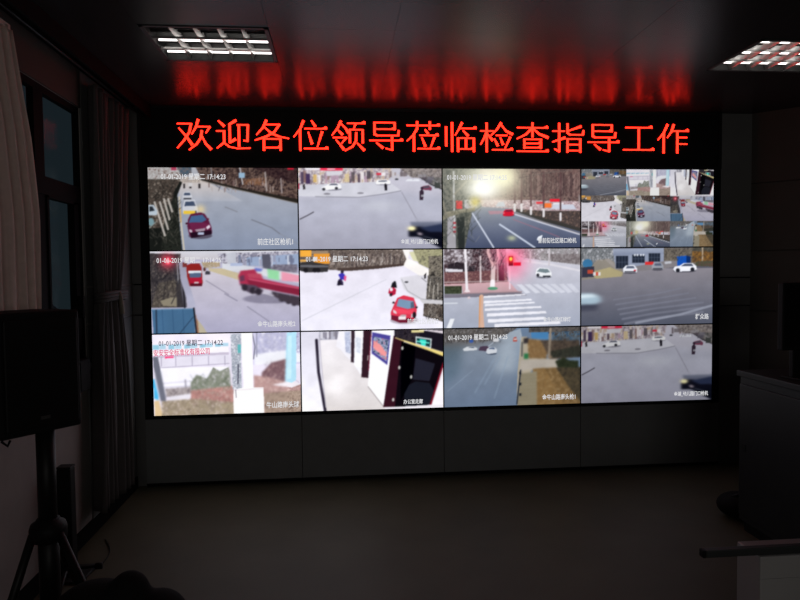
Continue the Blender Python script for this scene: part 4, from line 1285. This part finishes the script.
# ------------------------------------------------------------------ curtains
def curtain_mesh(zs, y_of, folds, depth, thick=.006, x_off=0.0, nu=150, seed=0):
    """hanging cloth along the left wall; y_of(z) gives the two ends, folds run from top to bottom"""
    rnd = np.random.default_rng(seed)
    ph = rnd.uniform(0, .9, folds + 2)
    am = rnd.uniform(.6, 1.2, folds + 2)
    bm = bmesh.new()
    rows = []
    for z in zs:
        ya, yb, dp = y_of(z)
        row = []
        for i in range(nu + 1):
            u = i / nu
            k = int(u * folds)
            w = math.sin(2 * math.pi * folds * u + ph[k] * .3 + .5 * math.sin(3 * z + k))
            w2 = .35 * math.sin(2 * math.pi * folds * 2.3 * u + 1.7 * z)
            row.append(bm.verts.new((XL + .012 + x_off + dp * (.55 + .30 * am[k] * w + .15 * w2), ya + (yb - ya) * u + .008 * math.sin(9 * u + 2 * z), z)))
        rows.append(row)
    for a, b in zip(rows, rows[1:]):
        for i in range(nu): bm.faces.new((a[i], a[i + 1], b[i + 1], b[i]))
    return bm


def solid(o, t=.004):
    m = o.modifiers.new('thickness', 'SOLIDIFY')
    m.thickness = t
    return o


t = thing('curtain', (0, 0, 0), 'pale beige curtain hanging at the left edge, in front of the window above the speaker', 'curtain')
def y_left(z):
    k = np.interp(z, [.9, 1.3, 1.75, 2.1, 2.35, 2.53], [-1.46, -1.44, -1.44, -1.50, -1.58, -1.63])
    return -2.35, float(k), .055
o = solid(obj('cloth', curtain_mesh(np.linspace(.9, 2.53, 46), y_left, 9, .08, seed=3), M_CURTAIN, t, True))
obj('hook_tape', boxes((XL + .028, XL + .050, -2.34, -1.66, 2.52, 2.54)), M_CURTAIN, t)

t = thing('curtain', (0, 0, 0), 'dark grey curtain tied back in the corner beside the displays', 'curtain')
TZ = 1.345
def y_corner(z):
    zz = [.05, .5, .95, 1.2, TZ, 1.5, 1.8, 2.2, 2.55]
    ya = np.interp(z, zz, [-.93, -.90, -.86, -.82, -.78, -.80, -.80, -.80, -.80])
    yb = np.interp(z, zz, [-.37, -.36, -.37, -.39, -.43, -.38, -.30, -.22, -.16])
    dp = np.interp(z, [.05, .9, TZ, 1.6, 2.55], [.12, .11, .09, .09, .09])
    return float(ya), float(yb), float(dp)
solid(obj('cloth', curtain_mesh(np.linspace(.15, 2.54, 80), y_corner, 7, .1, seed=5), M_CURTAIN2, t, True))
bm = bmesh.new()
ring = []
for k in range(33):
    a = 2 * math.pi * k / 32
    ring.append((XL + .075 + .062 * math.cos(a), -.605 + .195 * math.sin(a), TZ + .012 * math.cos(a)))
for z in (-.018, 0, .018):
    tube(bm, [(x, y, zz + z) for x, y, zz in ring], .011, 8, cap=False)
tb = obj('tieback', bm, M_CURTAIN2, t, True)
bm = bmesh.new()
tube(bm, [(XL + .14, -.66, TZ + .03), (XL + .148, -.66, TZ), (XL + .15, -.658, TZ - .05), (XL + .152, -.655, TZ - .1)], [.006, .011, .012, .015], 10)
obj('tassel', bm, M_TASSEL, tb, True)
# pelmet box over the window
t = thing('curtain_pelmet', (XL, -1.3, 2.55), 'dark curtain pelmet box along the top of the window wall', 'pelmet')
obj('board', boxes((.155, .17, -1.4, 1.29, -.01, CEIL - 2.551)), M_FRAME, t)
obj('lid', boxes((.009, .155, -1.4, 1.29, CEIL - 2.562, CEIL - 2.551)), M_FRAME, t)
bm = bmesh.new()
tube(bm, [(.075, -1.39, .03), (.075, 1.28, .03)], .008, 10)
obj('rail', bm, M_BLACKMETAL, t, True)

# small dark control box on the wall between speaker and curtain
t = thing('wall_box', (XL + .008, -.99, .85), 'small dark box on the wall between the speaker and the tied curtain', 'wall box')
obj('body', boxes((0, .05, -.075, .075, 0, .17, .006)), M_FRAME, t)
obj('cover', boxes((.05, .054, -.065, .065, .01, .16)), M_FRAME, t)

# ------------------------------------------------------------------ loudspeaker on a tripod stand
SX, SY = .155, -2.0
t = thing('loudspeaker', (.086, -2.012, .885), 'black loudspeaker with front grille on a stand at the left edge', 'loudspeaker', rz=math.radians(53))
bm = bmesh.new()
prof = [(-.155, -.13), (.155, -.13), (.155, -.0), (.095, .10), (-.095, .10), (-.155, -.0)]
lo = [bm.verts.new((x, y, 0)) for x, y in prof]
hi = [bm.verts.new((x, y, .455)) for x, y in prof]
bm.faces.new(lo[::-1]); bm.faces.new(hi)
for i in range(6): bm.faces.new((lo[i], lo[(i + 1) % 6], hi[(i + 1) % 6], hi[i]))
bmesh.ops.bevel(bm, geom=bm.edges[:], offset=.012, segments=3, profile=.5, affect='EDGES')
obj('cabinet', bm, M_BLACKTEX, t)
bm = boxes((-.138, .138, -.142, -.128, .025, .43, .006))
for k in range(20):
    box(bm, -.13, .13, -.1445, -.142, .045 + .0185 * k, .052 + .0185 * k)
obj('grille', bm, M_BLACKMETAL, t)
obj('badge', boxes((-.018, .018, -.148, -.144, .055, .068)), M_BADGE, t)
for s in (-1, 1):
    bm = bmesh.new()
    tube(bm, [(s * .15, .0, .18), (s * .168, .01, .2), (s * .168, .01, .29), (s * .15, .0, .31)], .008, 8)
    obj('handle', bm, M_BLACK, t, True)
bm = bmesh.new()
tube(bm, [(-.085, -.01, .002), (-.09, -.01, -.03), (-.07, -.01, -.05), (-.06, -.01, -.03)], .005, 8)
obj('cable_plug', bm, M_BLACK, t, True)

t = thing('speaker_stand', (SX, SY, 0), 'black tripod stand carrying the loudspeaker', 'stand')
bm = bmesh.new(); tube(bm, [(0, 0, .45), (0, 0, .882)], .034, 20); obj('pole', bm, M_BLACKMETAL, t, True)
bm = bmesh.new(); tube(bm, [(0, 0, .13), (0, 0, .52)], .038, 20); obj('lower_pole', bm, M_BLACKMETAL, t, True)
bm = bmesh.new(); lathe(bm, [(.05, .44), (.066, .45), (.068, .49), (.062, .51), (.045, .52), (.04, .53)]); obj('collar', bm, M_BLACK, t, True)
bm = bmesh.new(); lathe(bm, [(.038, .12), (.052, .13), (.052, .17), (.04, .18)]); obj('lower_collar', bm, M_BLACK, t, True)
for k, a in enumerate((215, 335, 95)):
    a = math.radians(a)
    ca, sa = math.cos(a), math.sin(a)
    R_ = (.26, .38, .42)[k]
    bm = bmesh.new()
    tube(bm, [(.055 * ca, .055 * sa, .475), (.5 * R_ * ca, .5 * R_ * sa, .25), (R_ * ca, R_ * sa, .025)], .016, 10)
    lg = obj('leg', bm, M_BLACKMETAL, t, True)
    bm = bmesh.new(); tube(bm, [(R_ * .96 * ca, R_ * .96 * sa, .042), (R_ * 1.02 * ca, R_ * 1.02 * sa, .001)], .02, 10)
    obj('rubber_foot', bm, M_BLACK, lg, True)
    bm = bmesh.new(); tube(bm, [(.045 * ca, .045 * sa, .15), (.5 * R_ * ca, .5 * R_ * sa, .25)], .008, 8)
    obj('brace', bm, M_BLACKMETAL, t, True)
bm = bmesh.new(); tube(bm, [(.05, .0, .32), (.165, .02, .32)], .006, 8); tube(bm, [(.165, .02, .32), (.19, .022, .32)], .013, 10)
obj('knob', bm, M_BLACK, t, True)

# slim dark post standing behind the tripod
t = thing('upright_post', (-.045, -1.34, 0), 'slim black upright post standing just behind the speaker stand', 'post')
obj('shaft', boxes((-.033, .033, -.03, .03, .012, .535, .006)), M_BLACK, t)
obj('foot_plate', boxes((-.06, .10, -.10, .10, 0, .012, .003)), M_BLACKMETAL, t)
obj('cap', boxes((-.034, .034, -.031, .031, .536, .546, .003)), M_BLACKMETAL, t)

# thin cable lying on the floor
bm = bmesh.new()
pts = []
for k in range(28):
    u = k / 27
    pts.append((-.02 + .10 * u + .05 * math.sin(4 * u), -.92 - .50 * u, .005))
tube(bm, pts, .003, 8)
tag(obj('floor_cable', bm, M_BLACK, None, True), 'thin black cable curling over the floor beside the speaker stand', 'cable')


def blob(name, lumps, m, parent, voxel=.012):
    bm = bmesh.new()
    for (x, y, z), (rx, ry, rz_), a in lumps:
        r = bmesh.ops.create_icosphere(bm, subdivisions=3, radius=1.0)
        M = Matrix.Translation((x, y, z)) @ Matrix.Rotation(a, 4, 'Z') @ Matrix.Diagonal((rx, ry, rz_, 1))
        bmesh.ops.transform(bm, matrix=M, verts=r['verts'])
    for v in bm.verts:
        v.co.z = max(v.co.z, .001)
    o = obj(name, bm, m, parent, True)
    rm = o.modifiers.new('merge', 'REMESH'); rm.mode = 'VOXEL'; rm.voxel_size = voxel; rm.use_smooth_shade = True
    sm = o.modifiers.new('soften', 'SMOOTH'); sm.iterations = 4; sm.factor = .5
    return o


# slumped black bag at the bottom left
t = thing('bag', (.65, -2.50, 0), 'slumped black soft bag at the bottom left, in front of the speaker stand', 'bag')
blob('body', [((-.03, 0, .2), (.20, .16, .22), 0), ((-.14, .0, .37), (.15, .14, .125), .3), ((-.035, .0, .45), (.066, .07, .075), 0),
              ((.05, .0, .35), (.10, .12, .105), 0), ((-.17, -.03, .16), (.09, .10, .17), 0)], M_FABRIC, t)
bm = bmesh.new()
tube(bm, [(-.14, -.11, .38), (-.10, -.145, .41), (-.02, -.14, .40), (.03, -.11, .35)], .010, 8)
obj('strap', bm, M_BLACK, t, True)

# ------------------------------------------------------------------ control console, monitor
CX0, CX1, CY0, CY1, CH = 3.52, 4.22, -2.75, -1.17, .905
t = thing('control_console', ((CX0 + CX1) / 2, (CY0 + CY1) / 2, 0), 'black control console cabinet at the right edge with a monitor on it', 'console')
hx, hy = (CX1 - CX0) / 2, (CY1 - CY0) / 2
obj('body', boxes((-hx + .012, hx, -hy, hy - .01, .06, CH - .035)), M_CONSOLE, t)
obj('plinth', boxes((-hx + .03, hx - .02, -hy + .02, hy - .03, 0, .06)), M_BLACK, t)
obj('worktop', boxes((-hx - .006, hx, -hy, hy, CH - .033, CH, .004)), M_CONSOLE, t)
for k in range(2):
    a = -hy + .03 + k * (hy - .01)
    p_ = obj('side_panel', boxes((-hx, -hx + .012, a + .01, a + hy - .04, .10, CH - .075, .003)), M_CONSOLE, t)
    obj('latch', boxes((-hx - .004, -hx, a + hy - .10, a + hy - .07, .46, .50)), M_BLACKMETAL, p_)
for k in range(3):
    a = -hx + .03 + k * .215
    obj('back_panel', boxes((a, a + .205, hy - .012, hy - .004, .10, CH - .075)), M_CONSOLE, t)

t = thing('monitor', (3.745, -1.52, CH), 'black switched off monitor standing on the control console', 'monitor', rz=math.radians(8))
obj('foot', boxes((-.16, .16, -.08, .09, 0, .012, .004)), M_BLACK, t)
obj('neck', boxes((-.15, .15, .024, .05, .012, .24, .004)), M_BLACK, t)
obj('casing', boxes((-.25, .25, -.012, .022, .155, .495, .005)), M_BLACK, t)
obj('screen', boxes((-.238, .238, -.0135, -.012, .175, .483)), mat('switched_off_screen', (.004, .004, .005), rough=.35, spec=.3), t)

# black soft bag on the floor at the console's foot
t = thing('bag', (3.62, -1.02, 0), 'small black soft bag on the floor beside the far end of the console', 'bag')
blob('body', [((.03, .02, .07), (.13, .12, .075), 0), ((.0, -.03, .09), (.10, .10, .055), 0)], M_FABRIC, t)
bm = bmesh.new()
tube(bm, [(-.04, -.02, .135), (-.02, -.05, .155), (.03, -.06, .158), (.06, -.04, .13)], .008, 8)
obj('handle', bm, M_BLACK, t, True)

# ------------------------------------------------------------------ pale wrapped carton with a dark rail across it
BX, BY, BZ = 2.70, -2.45, .50
t = thing('wrapped_box', (BX + .35, BY - .08, 0), 'pale film wrapped box at the bottom right corner under a dark rail', 'box')
obj('carton', boxes((-.35, .35, -.05, .08, 0, BZ, .006)), M_BOX, t)
bm = bmesh.new()
for k, z in enumerate((.13, .29, .42)):
    box(bm, -.352, .352, -.053, -.0500, z, z + .004)
obj('film_seam', bm, M_BOX, t)
t = thing('rail', (BX + .25, BY - .108, BZ), 'dark metal rail lying across the pale box at the bottom right', 'rail')
obj('bar', boxes((-.435, .45, -.013, .013, .001, .026, .003)), M_RAIL, t)
obj('end_cap', boxes((-.447, -.435, -.014, .014, .0005, .0265, .004)), M_BLACK, t)

# ------------------------------------------------------------------ dusk outside, camera, colour management
w = bpy.data.worlds.new('dusk')
scene.world = w
w.use_nodes = True
nt = w.node_tree
bg = nt.nodes['Background']
tc = nt.nodes.new('ShaderNodeTexCoord')
sp = nt.nodes.new('ShaderNodeSeparateXYZ')
cr = nt.nodes.new('ShaderNodeValToRGB')
cr.color_ramp.elements[0].position = .0
cr.color_ramp.elements[0].color = (.0085, .0135, .0165, 1)
cr.color_ramp.elements[1].position = .6
cr.color_ramp.elements[1].color = (.0075, .0115, .0155, 1)
nt.links.new(tc.outputs['Generated'], sp.inputs[0])
nt.links.new(sp.outputs['Z'], cr.inputs[0])
nt.links.new(cr.outputs[0], bg.inputs['Color'])
bg.inputs['Strength'].default_value = 1.0

cam = bpy.data.cameras.new('camera')
co = bpy.data.objects.new('camera', cam)
COL.objects.link(co)
scene.camera = co
cam.sensor_width = 36
cam.lens = 650 / 800 * 36
cam.clip_start = .05
yaw, pitch, roll = (0.09157, -0.04234, -0.01051)
cy, sy, cp_, sp_ = math.cos(yaw), math.sin(yaw), math.cos(pitch), math.sin(pitch)
f = Vector((sy * cp_, cy * cp_, sp_))
r0 = Vector((cy, -sy, 0))
u0 = r0.cross(f)
r_ = math.cos(roll) * r0 + math.sin(roll) * u0
u_ = -math.sin(roll) * r0 + math.cos(roll) * u0
mw = Matrix((r_, u_, -f)).transposed().to_4x4()
mw.translation = (1.3024, -4.613, 1.4712)
co.matrix_world = mw

vs = scene.view_settings
vs.view_transform = 'Standard'
vs.look = 'None'
vs.exposure = 0
vs.gamma = 1
vs.use_curve_mapping = False
